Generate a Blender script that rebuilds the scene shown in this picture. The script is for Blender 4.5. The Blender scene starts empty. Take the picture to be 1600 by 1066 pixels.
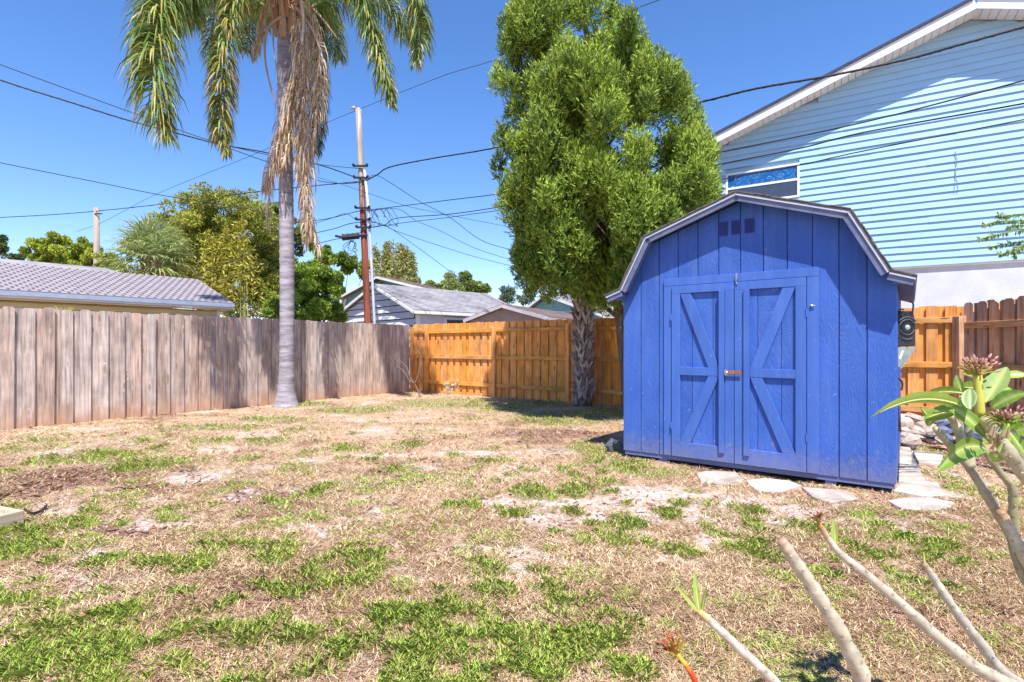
import bpy, math, random
import numpy as np
from mathutils import Vector, Matrix
R = math.radians
random.seed(7)
rng = np.random.default_rng(11)
sc = bpy.context.scene
col = sc.collection

# ------------------------------------------------------------------ camera, sky, sun, exposure
F, H, CX, CY = 827.0, 1.24, 800.0, 541.0
cam_d = bpy.data.cameras.new('camera')
cam = bpy.data.objects.new('camera', cam_d)
col.objects.link(cam)
cam.location = (0, 0, H)
cam.rotation_euler = (R(90), 0, 0)
cam_d.sensor_width = 36
cam_d.lens = 36 * F / 1600
cam_d.shift_y = 8.0 / 1600
cam_d.clip_start = 0.05
cam_d.clip_end = 2000
sc.camera = cam

SUN_EL, SUN_AZ = 60.0, 174.0      # azimuth clockwise from +Y
world = bpy.data.worlds.new('World')
sc.world = world
world.use_nodes = True
wn = world.node_tree
bg = wn.nodes['Background']
sky = wn.nodes.new('ShaderNodeTexSky')
sky.sky_type = 'NISHITA'
sky.sun_disc = False
sky.sun_elevation = R(SUN_EL)
sky.sun_rotation = R(SUN_AZ)
sky.altitude = 0
sky.air_density = 1.0
sky.dust_density = 0.1
sky.ozone_density = 4.0
hs_ = wn.nodes.new('ShaderNodeHueSaturation'); hs_.inputs['Saturation'].default_value = 1.2
wn.links.new(sky.outputs[0], hs_.inputs['Color']); tn_ = wn.nodes.new('ShaderNodeMixRGB'); tn_.blend_type = 'MULTIPLY'; tn_.inputs[0].default_value = 1; tn_.inputs[2].default_value = (1.12, 1.0, 1.10, 1)
wn.links.new(hs_.outputs[0], tn_.inputs[1]); wn.links.new(tn_.outputs[0], bg.inputs['Color'])
bg.inputs['Strength'].default_value = 0.137
sd = bpy.data.lights.new('sun', 'SUN')
sd.energy = 5.0
sd.angle = R(0.53)
sd.color = (1.0, 0.955, 0.89)
sun = bpy.data.objects.new('sun', sd)
col.objects.link(sun)
_az = R(SUN_AZ)
_to = Vector((math.sin(_az) * math.cos(R(SUN_EL)), math.cos(_az) * math.cos(R(SUN_EL)), math.sin(R(SUN_EL))))
sun.rotation_euler = _to.to_track_quat('Z', 'Y').to_euler()
sc.view_settings.view_transform = 'Standard'
sc.view_settings.look = 'None'
sc.view_settings.gamma = 1.0
sc.view_settings.use_curve_mapping = False
sc.view_settings.exposure = 0.70
sc.cycles.max_bounces = 6
sc.cycles.transparent_max_bounces = 8

# ------------------------------------------------------------------ helpers
def W(px, py, Y):
    return Vector(((px - CX) / F * Y, Y, H - (py - CY) / F * Y))
def G(px, py, z=0.0):
    Y = F * (H - z) / (py - CY)
    return Vector(((px - CX) / F * Y, Y, z))
def on(px, p, d):                       # where the vertical plane through p along d is seen at px
    k = (px - CX) / F
    return (k * p[1] - p[0]) / (d[0] - k * d[1])

class MB:
    def __init__(s): s.v = []; s.f = []; s.c = []
    def add(s, vs, fs, c=None):
        n = len(s.v); s.v += [tuple(v) for v in vs]; s.f += [tuple(i + n for i in f) for f in fs]
        s.c += [c] * len(vs)
    def box(s, x0, x1, y0, y1, z0, z1, c=None):
        s.add([(x0,y0,z0),(x1,y0,z0),(x1,y1,z0),(x0,y1,z0),(x0,y0,z1),(x1,y0,z1),(x1,y1,z1),(x0,y1,z1)],
              [(0,3,2,1),(4,5,6,7),(0,1,5,4),(1,2,6,5),(2,3,7,6),(3,0,4,7)], c)
    def prism(s, poly, y0, y1, c=None):  # poly in xz (counter-clockwise seen from -y), extruded y0..y1
        n = len(poly)
        s.add([(x, y0, z) for x, z in poly] + [(x, y1, z) for x, z in poly],
              [tuple(range(n)), tuple(range(2*n-1, n-1, -1))] + [(i, i+n, (i+1) % n + n, (i+1) % n) for i in range(n)], c)
    def slab(s, poly, z0, z1, c=None):   # poly in xy
        n = len(poly)
        s.add([(p[0], p[1], z0) for p in poly] + [(p[0], p[1], z1) for p in poly],
              [tuple(range(n-1, -1, -1)), tuple(range(n, 2*n))] + [(i, (i+1) % n, (i+1) % n + n, i+n) for i in range(n)], c)
    def bar(s, a, b, w, t, up=(0,0,1), c=None):   # rectangular bar from a to b
        a = Vector(a); b = Vector(b); d = (b-a).normalized(); u = Vector(up)
        sx = d.cross(u); sx = sx.normalized() if sx.length > 1e-5 else Vector((1,0,0)); u = sx.cross(d).normalized()
        o = [sx*w/2*i + u*t/2*j for i, j in ((-1,-1),(1,-1),(1,1),(-1,1))]
        s.add([a+k for k in o] + [b+k for k in o], [(3,2,1,0),(4,5,6,7),(0,1,5,4),(1,2,6,5),(2,3,7,6),(3,0,4,7)], c)
    def tube(s, pts, rad, n=6, c=None):
        pts = [Vector(p) for p in pts]
        if not hasattr(rad, '__len__'): rad = [rad] * len(pts)
        base = len(s.v); ref = None
        for i, p in enumerate(pts):
            d = (pts[min(i+1, len(pts)-1)] - pts[max(i-1, 0)]).normalized()
            if ref is None: ref = d.orthogonal().normalized()
            ref = (ref - d * ref.dot(d)).normalized(); b = d.cross(ref)
            for k in range(n):
                a = 2*math.pi*k/n
                s.v.append(tuple(p + (ref*math.cos(a) + b*math.sin(a)) * rad[i])); s.c.append(c)
        for i in range(len(pts)-1):
            for k in range(n):
                q = base+i*n; s.f.append((q+k, q+(k+1) % n, q+n+(k+1) % n, q+n+k))
        s.f.append(tuple(base+n-1-k for k in range(n))); q = base+(len(pts)-1)*n; s.f.append(tuple(q+k for k in range(n)))
    def ball(s, p, r, nu=8, nv=5, c=None):
        rr = (r, r, r) if not hasattr(r, '__len__') else r
        vs = [(p[0], p[1], p[2]-rr[2])]
        for j in range(1, nv):
            b = -math.pi/2 + math.pi*j/nv
            for i in range(nu):
                a = 2*math.pi*i/nu
                vs.append((p[0]+rr[0]*math.cos(b)*math.cos(a), p[1]+rr[1]*math.cos(b)*math.sin(a), p[2]+rr[2]*math.sin(b)))
        vs.append((p[0], p[1], p[2]+rr[2])); fs = []
        for i in range(nu):
            fs.append((0, 1+(i+1) % nu, 1+i)); q = 1+(nv-2)*nu
            fs.append((q+i, q+(i+1) % nu, len(vs)-1))
            for j in range(nv-2):
                a = 1+j*nu; fs.append((a+i, a+(i+1) % nu, a+nu+(i+1) % nu, a+nu+i))
        s.add(vs, fs, c)
    def mesh(s, name):
        m = bpy.data.meshes.new(name); m.from_pydata(s.v, [], s.f)
        if any(c is not None for c in s.c):
            a = m.attributes.new('Col', 'FLOAT_COLOR', 'POINT')
            a.data.foreach_set('color', np.array([(*(c or (.5,.5,.5)), 1.0) for c in s.c], dtype=np.float32).ravel())
        m.update(); return m
    def build(s, name, mat, parent=None, smooth=False, bev=0.0):
        m = s.mesh(name); m.materials.append(mat)
        if smooth: m.polygons.foreach_set('use_smooth', [True]*len(m.polygons))
        o = bpy.data.objects.new(name, m); col.objects.link(o); o.parent = parent
        if bev: bevel(o, bev)
        return o

def bevel(o, w):
    b = o.modifiers.new('bevel', 'BEVEL'); b.width = w; b.segments = 1; b.limit_method = 'ANGLE'; b.angle_limit = R(40)
def box(name, mat, parent, *a, bev=0.0):
    m = MB(); m.box(*a); return m.build(name, mat, parent, bev=bev)
def linkmesh(name, me, parent=None, loc=(0,0,0), rot=(0,0,0), sca=(1,1,1)):
    o = bpy.data.objects.new(name, me); col.objects.link(o); o.parent = parent
    o.location = loc; o.rotation_euler = rot; o.scale = sca; return o
def tag(o, label, cat, group=None, kind=None):
    o['label'] = label; o['category'] = cat
    if group: o['group'] = group
    if kind: o['kind'] = kind
    return o
def thing(name, label, cat, loc=(0,0,0), rz=0.0, group=None):
    o = bpy.data.objects.new(name, None); col.objects.link(o); o.empty_display_size = .1
    o.location = loc; o.rotation_euler = (0,0,rz); return tag(o, label, cat, group)
def quads_np(name, V, mat, C=None, k=4, parent=None, smooth=False):
    """V: (N,k,3) separate polygons; C: (N,3) or (N,k,3) colours"""
    N = V.shape[0]; m = bpy.data.meshes.new(name)
    m.vertices.add(N*k); m.vertices.foreach_set('co', V.astype(np.float32).ravel())
    m.loops.add(N*k); m.loops.foreach_set('vertex_index', np.arange(N*k, dtype=np.int32))
    m.polygons.add(N); m.polygons.foreach_set('loop_start', np.arange(0, N*k, k, dtype=np.int32))
    if smooth: m.polygons.foreach_set('use_smooth', np.ones(N, dtype=bool))
    if C is not None:
        if C.ndim == 2: C = np.repeat(C[:, None, :], k, axis=1)
        a = m.attributes.new('Col', 'FLOAT_COLOR', 'POINT')
        a.data.foreach_set('color', np.concatenate([C, np.ones((N, k, 1))], axis=2).astype(np.float32).ravel())
    m.update(calc_edges=True); m.materials.append(mat)
    o = bpy.data.objects.new(name, m); col.objects.link(o); o.parent = parent
    return o
def nrm(a): return a / np.maximum(np.linalg.norm(a, axis=-1, keepdims=True), 1e-9)
def _hash(ix, iy, seed):
    n = (ix*374761393 + iy*668265263 + seed*974711) & 0xffffffff
    n = ((n ^ (n >> 13)) * 1274126177) & 0xffffffff
    return ((n ^ (n >> 16)) & 0xffff) / 65535.0
def vnoise(x, y, seed=0):
    x = np.asarray(x, float); y = np.asarray(y, float)
    ix = np.floor(x).astype(np.int64); iy = np.floor(y).astype(np.int64); fx = x-ix; fy = y-iy
    fx = fx*fx*(3-2*fx); fy = fy*fy*(3-2*fy)
    return ((_hash(ix,iy,seed)*(1-fx)+_hash(ix+1,iy,seed)*fx)*(1-fy) + (_hash(ix,iy+1,seed)*(1-fx)+_hash(ix+1,iy+1,seed)*fx)*fy)
def fbm(x, y, seed=0, o=4):
    t = 0; a = .5; s = 0
    for i in range(o): t = t + a*vnoise(x*2**i, y*2**i, seed+i*17); s += a; a *= .5
    return t/s
def catmull(P, n=6):
    P = [Vector(p) for p in P]; Q = [P[0]*2-P[1]] + P + [P[-1]*2-P[-2]]; out = []
    for i in range(1, len(Q)-2):
        for k in range(n):
            t = k/n
            out.append(.5*((2*Q[i]) + (-Q[i-1]+Q[i+1])*t + (2*Q[i-1]-5*Q[i]+4*Q[i+1]-Q[i+2])*t*t + (-Q[i-1]+3*Q[i]-3*Q[i+1]+Q[i+2])*t**3))
    out.append(P[-1]); return out

# ------------------------------------------------------------------ materials
def newmat(name):
    m = bpy.data.materials.new(name); m.use_nodes = True
    return m, m.node_tree.nodes, m.node_tree.links, m.node_tree.nodes['Principled BSDF']
def M(name, c1, c2=None, scale=5.0, rough=.7, stretch=(1,1,1), bump=0.0, bscale=None, metal=0.0, orand=0.0, spec=.4, detail=6, det2=0.0, bdist=.01):
    m, n, l, p = newmat(name)
    p.inputs['Roughness'].default_value = rough; p.inputs['Metallic'].default_value = metal
    p.inputs['Specular IOR Level'].default_value = spec
    c2 = c2 or tuple(x*.8 for x in c1)
    tc = n.new('ShaderNodeTexCoord'); mp = n.new('ShaderNodeMapping'); mp.inputs['Scale'].default_value = stretch
    oi = n.new('ShaderNodeObjectInfo'); add = n.new('ShaderNodeVectorMath'); add.operation = 'MULTIPLY_ADD'
    add.inputs[1].default_value = (37., 53., 71.)
    l.new(oi.outputs['Random'], add.inputs[0]); l.new(tc.outputs['Object'], add.inputs[2])
    l.new(add.outputs[0] if orand else tc.outputs['Object'], mp.inputs['Vector'])
    no = n.new('ShaderNodeTexNoise'); no.inputs['Scale'].default_value = scale; no.inputs['Detail'].default_value = detail
    l.new(mp.outputs[0], no.inputs['Vector'])
    ramp = n.new('ShaderNodeValToRGB'); ramp.color_ramp.elements[0].position = .32; ramp.color_ramp.elements[1].position = .68
    ramp.color_ramp.elements[0].color = (*c2, 1); ramp.color_ramp.elements[1].color = (*c1, 1)
    l.new(no.outputs['Fac'], ramp.inputs[0]); out = ramp.outputs[0]
    if orand:
        hv = n.new('ShaderNodeHueSaturation'); mr = n.new('ShaderNodeMapRange')
        mr.inputs['To Min'].default_value = 1-orand; mr.inputs['To Max'].default_value = 1+orand
        l.new(oi.outputs['Random'], mr.inputs[0]); l.new(mr.outputs[0], hv.inputs['Value']); l.new(out, hv.inputs['Color']); out = hv.outputs[0]
    l.new(out, p.inputs['Base Color'])
    if bump:
        bn = n.new('ShaderNodeTexNoise'); bn.inputs['Scale'].default_value = bscale or scale*3; bn.inputs['Detail'].default_value = 5
        l.new(mp.outputs[0], bn.inputs['Vector'])
        b = n.new('ShaderNodeBump'); b.inputs['Strength'].default_value = bump; b.inputs['Distance'].default_value = bdist
        l.new(bn.outputs['Fac'], b.inputs['Height']); l.new(b.outputs[0], p.inputs['Normal'])
    return m

def wood(name, cols, knot, bottom=None, orand=.12, rough=.8, grain=1.0, axis='z', knots=True, sat=.1):
    """weathered board: streaks along the board, knots, per-board shade"""
    m, n, l, p = newmat(name); p.inputs['Roughness'].default_value = rough; p.inputs['Specular IOR Level'].default_value = .25
    tc = n.new('ShaderNodeTexCoord'); oi = n.new('ShaderNodeObjectInfo')
    add = n.new('ShaderNodeVectorMath'); add.operation = 'MULTIPLY_ADD'; add.inputs[1].default_value = (37., 53., 71.)
    l.new(oi.outputs['Random'], add.inputs[0]); l.new(tc.outputs['Object'], add.inputs[2])
    st = {'z': (1,1,.06), 'x': (.06,1,1)}[axis]; st2 = {'z': (1,1,.28), 'x': (.28,1,1)}[axis]
    # knots bend the grain
    v = n.new('ShaderNodeTexVoronoi'); mv = n.new('ShaderNodeMapping'); mv.inputs['Scale'].default_value = st2
    l.new(add.outputs[0], mv.inputs['Vector']); l.new(mv.outputs[0], v.inputs['Vector']); v.inputs['Scale'].default_value = 7.5
    kd = n.new('ShaderNodeMapRange'); kd.inputs['From Min'].default_value = .10; kd.inputs['From Max'].default_value = .26
    kd.inputs['To Min'].default_value = 1; kd.inputs['To Max'].default_value = 0; l.new(v.outputs['Distance'], kd.inputs[0])
    warp = n.new('ShaderNodeVectorMath'); warp.operation = 'MULTIPLY_ADD'
    warp.inputs[1].default_value = (.07, .07, .07); l.new(kd.outputs[0], warp.inputs[0]); l.new(add.outputs[0], warp.inputs[2])
    mp = n.new('ShaderNodeMapping'); mp.inputs['Scale'].default_value = st; l.new(warp.outputs[0], mp.inputs['Vector'])
    a = n.new('ShaderNodeTexNoise'); a.inputs['Scale'].default_value = 28*grain; a.inputs['Detail'].default_value = 7; a.inputs['Roughness'].default_value = .65
    l.new(mp.outputs[0], a.inputs['Vector'])
    r = n.new('ShaderNodeValToRGB'); e = r.color_ramp.elements; e[0].position = .30; e[0].color = (*cols[0],1); e[1].position = .70; e[1].color = (*cols[2],1)
    mid = e.new(.5); mid.color = (*cols[1],1); l.new(a.outputs['Fac'], r.inputs[0]); out = r.outputs[0]
    big = n.new('ShaderNodeTexNoise'); big.inputs['Scale'].default_value = 3.0; big.inputs['Detail'].default_value = 3; l.new(add.outputs[0], big.inputs['Vector'])
    bm = n.new('ShaderNodeMapRange'); bm.inputs['From Min'].default_value=.35; bm.inputs['From Max'].default_value=.65; bm.inputs['To Min'].default_value = .78; bm.inputs['To Max'].default_value = 1.15; l.new(big.outputs['Fac'], bm.inputs[0])
    mr = n.new('ShaderNodeMapRange'); mr.inputs['To Min'].default_value = 1-orand; mr.inputs['To Max'].default_value = 1+orand
    l.new(oi.outputs['Random'], mr.inputs[0]); mu = n.new('ShaderNodeMath'); mu.operation = 'MULTIPLY'
    l.new(bm.outputs[0], mu.inputs[0]); l.new(mr.outputs[0], mu.inputs[1])
    hv = n.new('ShaderNodeHueSaturation'); l.new(mu.outputs[0], hv.inputs['Value']); l.new(out, hv.inputs['Color'])
    ms = n.new('ShaderNodeMath'); ms.operation='MULTIPLY'; ms.inputs[1].default_value = 7.31; l.new(oi.outputs['Random'], ms.inputs[0])
    fr = n.new('ShaderNodeMath'); fr.operation='FRACT'; l.new(ms.outputs[0], fr.inputs[0])
    m2 = n.new('ShaderNodeMapRange'); m2.inputs['To Min'].default_value = 1-sat*2; m2.inputs['To Max'].default_value = 1+sat*2; l.new(fr.outputs[0], m2.inputs[0]); l.new(m2.outputs[0], hv.inputs['Saturation'])
    out = hv.outputs[0]
    if knots:
        km = n.new('ShaderNodeMixRGB'); kf = n.new('ShaderNodeMapRange')
        kf.inputs['From Min'].default_value = .08; kf.inputs['From Max'].default_value = .17; kf.inputs['To Min'].default_value = .85; kf.inputs['To Max'].default_value = 0
        l.new(v.outputs['Distance'], kf.inputs[0]); l.new(kf.outputs[0], km.inputs[0]); l.new(out, km.inputs[1]); km.inputs[2].default_value = (*knot,1); out = km.outputs[0]
    if bottom:
        sx = n.new('ShaderNodeSeparateXYZ'); l.new(tc.outputs['Object'], sx.inputs[0])
        ad = n.new('ShaderNodeMath'); ad.operation='MULTIPLY_ADD'; ad.inputs[1].default_value = .5; l.new(big.outputs['Fac'], ad.inputs[0]); l.new(sx.outputs['Z'], ad.inputs[2])
        bf = n.new('ShaderNodeMapRange'); bf.inputs['From Min'].default_value = .22; bf.inputs['From Max'].default_value = .62; bf.inputs['To Min'].default_value = .75; bf.inputs['To Max'].default_value = 0
        l.new(ad.outputs[0], bf.inputs[0]); bx = n.new('ShaderNodeMixRGB'); l.new(bf.outputs[0], bx.inputs[0]); l.new(out, bx.inputs[1]); bx.inputs[2].default_value = (*bottom,1); out = bx.outputs[0]
    l.new(out, p.inputs['Base Color'])
    b = n.new('ShaderNodeBump'); b.inputs['Strength'].default_value = .5; b.inputs['Distance'].default_value = .004
    l.new(a.outputs['Fac'], b.inputs['Height']); l.new(b.outputs[0], p.inputs['Normal'])
    return m

def leafmat(name, trans=.3, rough=.5, gain=1.0, spec=.3):
    m, n, l, p = newmat(name)
    at = n.new('ShaderNodeAttribute'); at.attribute_name = 'Col'
    hv = n.new('ShaderNodeHueSaturation'); hv.inputs['Value'].default_value = gain; l.new(at.outputs['Color'], hv.inputs['Color'])
    l.new(hv.outputs[0], p.inputs['Base Color']); p.inputs['Roughness'].default_value = rough; p.inputs['Specular IOR Level'].default_value = spec
    t = n.new('ShaderNodeBsdfTranslucent'); l.new(hv.outputs[0], t.inputs['Color'])
    mx = n.new('ShaderNodeMixShader'); mx.inputs[0].default_value = trans
    l.new(p.outputs[0], mx.inputs[1]); l.new(t.outputs[0], mx.inputs[2]); l.new(mx.outputs[0], n['Material Output'].inputs['Surface'])
    return m

def siding_blue(name, emboss, c1=(.046,.122,.44), c2=(.034,.098,.38)):
    m, n, l, p = newmat(name); p.inputs['Roughness'].default_value = .62; p.inputs['Specular IOR Level'].default_value = .35
    tc = n.new('ShaderNodeTexCoord'); mp = n.new('ShaderNodeMapping'); mp.inputs['Scale'].default_value = (1,1,.28); l.new(tc.outputs['Object'], mp.inputs[0])
    w = n.new('ShaderNodeTexNoise'); w.inputs['Scale'].default_value = 9; w.inputs['Detail'].default_value = 2; l.new(mp.outputs[0], w.inputs[0])
    wv = n.new('ShaderNodeMath'); wv.operation = 'MULTIPLY'; wv.inputs[1].default_value = 90 if emboss else 30; l.new(w.outputs['Fac'], wv.inputs[0])
    sn = n.new('ShaderNodeMath'); sn.operation = 'SINE'; l.new(wv.outputs[0], sn.inputs[0])
    f = n.new('ShaderNodeTexNoise'); f.inputs['Scale'].default_value = 55; f.inputs['Detail'].default_value = 4; mp2 = n.new('ShaderNodeMapping'); mp2.inputs['Scale'].default_value=(1,1,.45)
    l.new(tc.outputs['Object'], mp2.inputs[0]); l.new(mp2.outputs[0], f.inputs[0])
    g = n.new('ShaderNodeTexNoise'); g.inputs['Scale'].default_value = 2.2; g.inputs['Detail'].default_value = 5; l.new(tc.outputs['Object'], g.inputs[0])
    ad = n.new('ShaderNodeMath'); ad.operation='MULTIPLY_ADD'; ad.inputs[1].default_value = .22 if emboss else .05; l.new(sn.outputs[0], ad.inputs[0]); l.new(f.outputs['Fac'], ad.inputs[2])
    b = n.new('ShaderNodeBump'); b.inputs['Strength'].default_value = .45 if emboss else .25; b.inputs['Distance'].default_value = .006 if emboss else .003
    l.new(ad.outputs[0], b.inputs['Height']); l.new(b.outputs[0], p.inputs['Normal'])
    r = n.new('ShaderNodeValToRGB'); r.color_ramp.elements[0].position=.35; r.color_ramp.elements[1].position=.65
    r.color_ramp.elements[0].color = (*c2,1); r.color_ramp.elements[1].color = (*c1,1); l.new(g.outputs['Fac'], r.inputs[0])
    oi = n.new('ShaderNodeObjectInfo'); mr = n.new('ShaderNodeMapRange'); mr.inputs['To Min'].default_value=.93; mr.inputs['To Max'].default_value=1.07; l.new(oi.outputs['Random'], mr.inputs[0])
    hv = n.new('ShaderNodeHueSaturation'); l.new(mr.outputs[0], hv.inputs['Value']); l.new(r.outputs[0], hv.inputs['Color'])
    # scuffs: pale rubbed flecks
    s = n.new('ShaderNodeTexNoise'); s.inputs['Scale'].default_value = 24; s.inputs['Detail'].default_value = 8; l.new(tc.outputs['Object'], s.inputs[0])
    sr = n.new('ShaderNodeMapRange'); sr.inputs['From Min'].default_value=.66; sr.inputs['From Max'].default_value=.75; sr.inputs['To Max'].default_value=.35; l.new(s.outputs['Fac'], sr.inputs[0])
    mx = n.new('ShaderNodeMixRGB'); l.new(sr.outputs[0], mx.inputs[0]); l.new(hv.outputs[0], mx.inputs[1]); mx.inputs[2].default_value=(.25,.34,.66,1)
    sx = n.new('ShaderNodeSeparateXYZ'); l.new(tc.outputs['Object'], sx.inputs[0]); a2 = n.new('ShaderNodeMath'); a2.operation = 'MULTIPLY_ADD'; a2.inputs[1].default_value = -.45
    l.new(s.outputs['Fac'], a2.inputs[0]); l.new(sx.outputs['Z'], a2.inputs[2]); sb_ = n.new('ShaderNodeMapRange'); sb_.inputs['From Min'].default_value=-.12; sb_.inputs['From Max'].default_value=.10; sb_.inputs['To Min'].default_value=.55; sb_.inputs['To Max'].default_value=0
    l.new(a2.outputs[0], sb_.inputs[0]); m3 = n.new('ShaderNodeMixRGB'); l.new(sb_.outputs[0], m3.inputs[0]); l.new(mx.outputs[0], m3.inputs[1]); m3.inputs[2].default_value = (.20,.18,.22,1)
    # faded streaks where the weather has bleached the paint
    fs = n.new('ShaderNodeTexNoise'); fs.inputs['Scale'].default_value = 5; fs.inputs['Detail'].default_value = 6; mf = n.new('ShaderNodeMapping'); mf.inputs['Scale'].default_value=(3,3,.35); l.new(tc.outputs['Object'], mf.inputs[0]); l.new(mf.outputs[0], fs.inputs[0])
    fm = n.new('ShaderNodeMapRange'); fm.inputs['From Min'].default_value=.48; fm.inputs['From Max'].default_value=.72; fm.inputs['To Max'].default_value=.22; l.new(fs.outputs['Fac'], fm.inputs[0])
    m4 = n.new('ShaderNodeMixRGB'); l.new(fm.outputs[0], m4.inputs[0]); l.new(m3.outputs[0], m4.inputs[1]); m4.inputs[2].default_value = (.13,.22,.50,1)
    l.new(m4.outputs[0], p.inputs['Base Color'])
    return m

mt = {}
mt['siding'] = siding_blue('blue_siding', True)
mt['trim'] = siding_blue('blue_trim', False, (.054,.132,.44), (.044,.116,.40))
mt['oldwood'] = wood('weathered_wood', [(.25,.185,.155),(.47,.37,.32),(.67,.56,.48)], (.34,.17,.09), bottom=(.50,.27,.15), orand=.10, sat=.14)
mt['newwood'] = wood('orange_wood', [(.54,.215,.055),(.74,.325,.09),(.84,.42,.14)], (.26,.08,.025), orand=.09, sat=.03)
mt['newrail'] = wood('orange_rail_wood', [(.44,.20,.05),(.62,.31,.09),(.72,.42,.15)], (.20,.07,.02), axis='x', orand=.10, sat=.04)
mt['brownwood'] = wood('brown_wood', [(.33,.17,.09),(.50,.29,.17),(.62,.40,.26)], (.12,.04,.02), orand=.15)
mt['brownrail'] = wood('brown_rail_wood', [(.33,.17,.09),(.52,.31,.18),(.62,.41,.26)], (.12,.04,.02), axis='x', orand=.1)
mt['shingle'] = M('roof_shingle', (.19,.17,.175), (.10,.09,.095), 30, .9, bump=.6, orand=.1)
mt['drip'] = M('drip_edge', (.50,.53,.62), (.40,.43,.54), 12, .45)
mt['fascia'] = M('blue_grey_fascia', (.15,.17,.27), (.10,.12,.21), 9, .6, bump=.3)
mt['white'] = M('white_trim', (.80,.81,.80), (.70,.72,.73), 4, .5)
mt['stucco'] = M('white_stucco', (.60,.62,.67), (.52,.54,.60), 3, .9, bump=.6, bscale=30, bdist=.006)
mt['vinyl'] = M('pale_blue_vinyl', (.34,.55,.74), (.31,.52,.71), 1.5, .5, orand=.03, bump=.15, bscale=30)
mt['hroof'] = M('dark_roof_edge', (.06,.07,.11), (.04,.045,.08), 14, .9, bump=.5)
mt['metal'] = M('galvanised_metal', (.55,.56,.58), (.35,.34,.34), 25, .4, metal=.8)
mt['rust'] = M('rusty_metal', (.36,.13,.06), (.20,.07,.035), 40, .7)
mt['black'] = M('black_plastic', (.028,.03,.036), (.018,.02,.024), 14, .45)
mt['dark'] = M('dark_void', (.012,.013,.016), None, 8, .6)
mt['cable'] = M('black_cable', (.02,.022,.028), None, 8, .6)
mt['paver'] = M('concrete_paver', (.56,.50,.43), (.30,.25,.20), 6, .9, bump=.7, bscale=60, orand=.08)
mt['rock'] = M('broken_limestone', (.62,.53,.46), (.40,.30,.25), 7, .95, bump=.8, bscale=30, orand=.2)
mt['bluerock'] = M('blue_grey_rubble', (.22,.25,.36), (.10,.12,.20), 6, .9, bump=.8, bscale=30, orand=.3)
mt['leaf'] = leafmat('tree_leaf', .2)
mt['conifer'] = leafmat('conifer_spray', .10, .6, spec=.15)
mt['grass'] = leafmat('grass_blade', .25, .6)
mt['straw'] = leafmat('dead_grass', .1, .8, spec=.15)
mt['palm'] = leafmat('palm_leaflet', .3, .45, spec=.3)
mt['plum'] = leafmat('glossy_leaf', .3, .35, spec=.5)
mt['bark'] = M('tree_bark', (.21,.15,.11), (.09,.06,.045), 14, .95, stretch=(1,1,.2), bump=1.0, bdist=.02)
mt['vcol'] = leafmat('stem_skin', 0.0, .6)

# ------------------------------------------------------------------ ground
def region(x, y, items, grow=1.0):
    """soft mask of patches given as seen places (px, py, rx, ry) laid on the ground"""
    wx = x + .22*(fbm(x*3.1, y*3.1, 5)-.5) + .10*(fbm(x*11, y*11, 6)-.5)
    wy = y + .30*(fbm(x*3.1, y*3.1, 9)-.5) + .12*(fbm(x*11, y*11, 8)-.5)
    m = np.zeros_like(x)
    for (px, py, rx, ry) in items:
        c = G(px, py); a = rx/F*c.y*grow; b = max(.06, (G(px, max(py-ry, 566)).y - G(px, py+ry).y)/2)*grow
        d = ((wx-c.x)/a)**2 + ((wy-c.y)/b)**2
        m = np.maximum(m, np.clip(1.35-d, 0, 1))
    return m
GREEN = [(330,668,90,6),(430,655,60,5),(560,640,75,7),(480,632,40,5),(700,630,110,9),(790,638,60,7),(880,652,90,13),(950,642,40,9),(830,632,60,6),
 (140,715,90,12),(240,725,80,14),(205,752,34,7),(330,690,40,5),(345,765,38,9),(470,730,34,7),(590,755,95,10),(650,745,48,9),(500,765,40,8),(620,735,40,6),(540,700,45,6),(640,697,40,5),
 (720,748,26,9),(840,775,40,11),(770,720,40,5),(900,765,30,8),(110,825,33,12),(45,862,48,16),(275,800,28,11),(15,838,35,12),(180,782,40,8),(230,690,30,4),(60,690,40,5),(410,690,40,5),
 (480,805,58,14),(430,790,40,9),(380,852,48,15),(210,882,66,17),(285,895,50,20),(330,840,40,10),(500,905,100,38),(440,930,55,24),(560,878,46,17),(625,918,36,16),(540,860,60,14),
 (100,980,105,38),(185,962,46,24),(50,1025,80,34),(250,1035,56,24),(350,1052,56,18),(20,950,40,24),(690,972,85,24),(765,965,55,26),(640,1010,64,26),(600,968,46,20),(720,1000,50,22),(450,990,40,14),(560,1010,30,14),
 (762,842,32,13),(745,868,26,9),(870,855,16,10),(870,932,56,13),(860,972,24,18),(910,893,32,14),(985,850,56,13),(955,840,30,8),(1010,992,34,22),(935,700,44,16),(965,722,56,14),(1040,742,56,8),(1000,737,46,9),
 (1150,858,28,12),(1100,862,36,9),(1060,930,26,11),(1210,1012,36,16),(1140,1022,74,22),(1095,1042,56,22),(1260,912,36,13),(1305,922,28,12),(1380,802,46,9),(1405,842,50,13),(1480,830,44,11),(1500,882,50,11),(1360,822,36,8),(1445,872,44,11),(1540,932,36,10),(1460,1032,76,22),(1560,1003,56,26),(1380,1052,56,18),(1440,700,34,12),(1505,762,44,9),(1470,745,26,8),(1060,945,30,10),(1200,770,30,4),(1180,830,20,5),(1230,820,22,6),(1580,870,30,10),(1560,780,40,8),(1300,850,20,6),(1170,960,26,10)]
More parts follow.
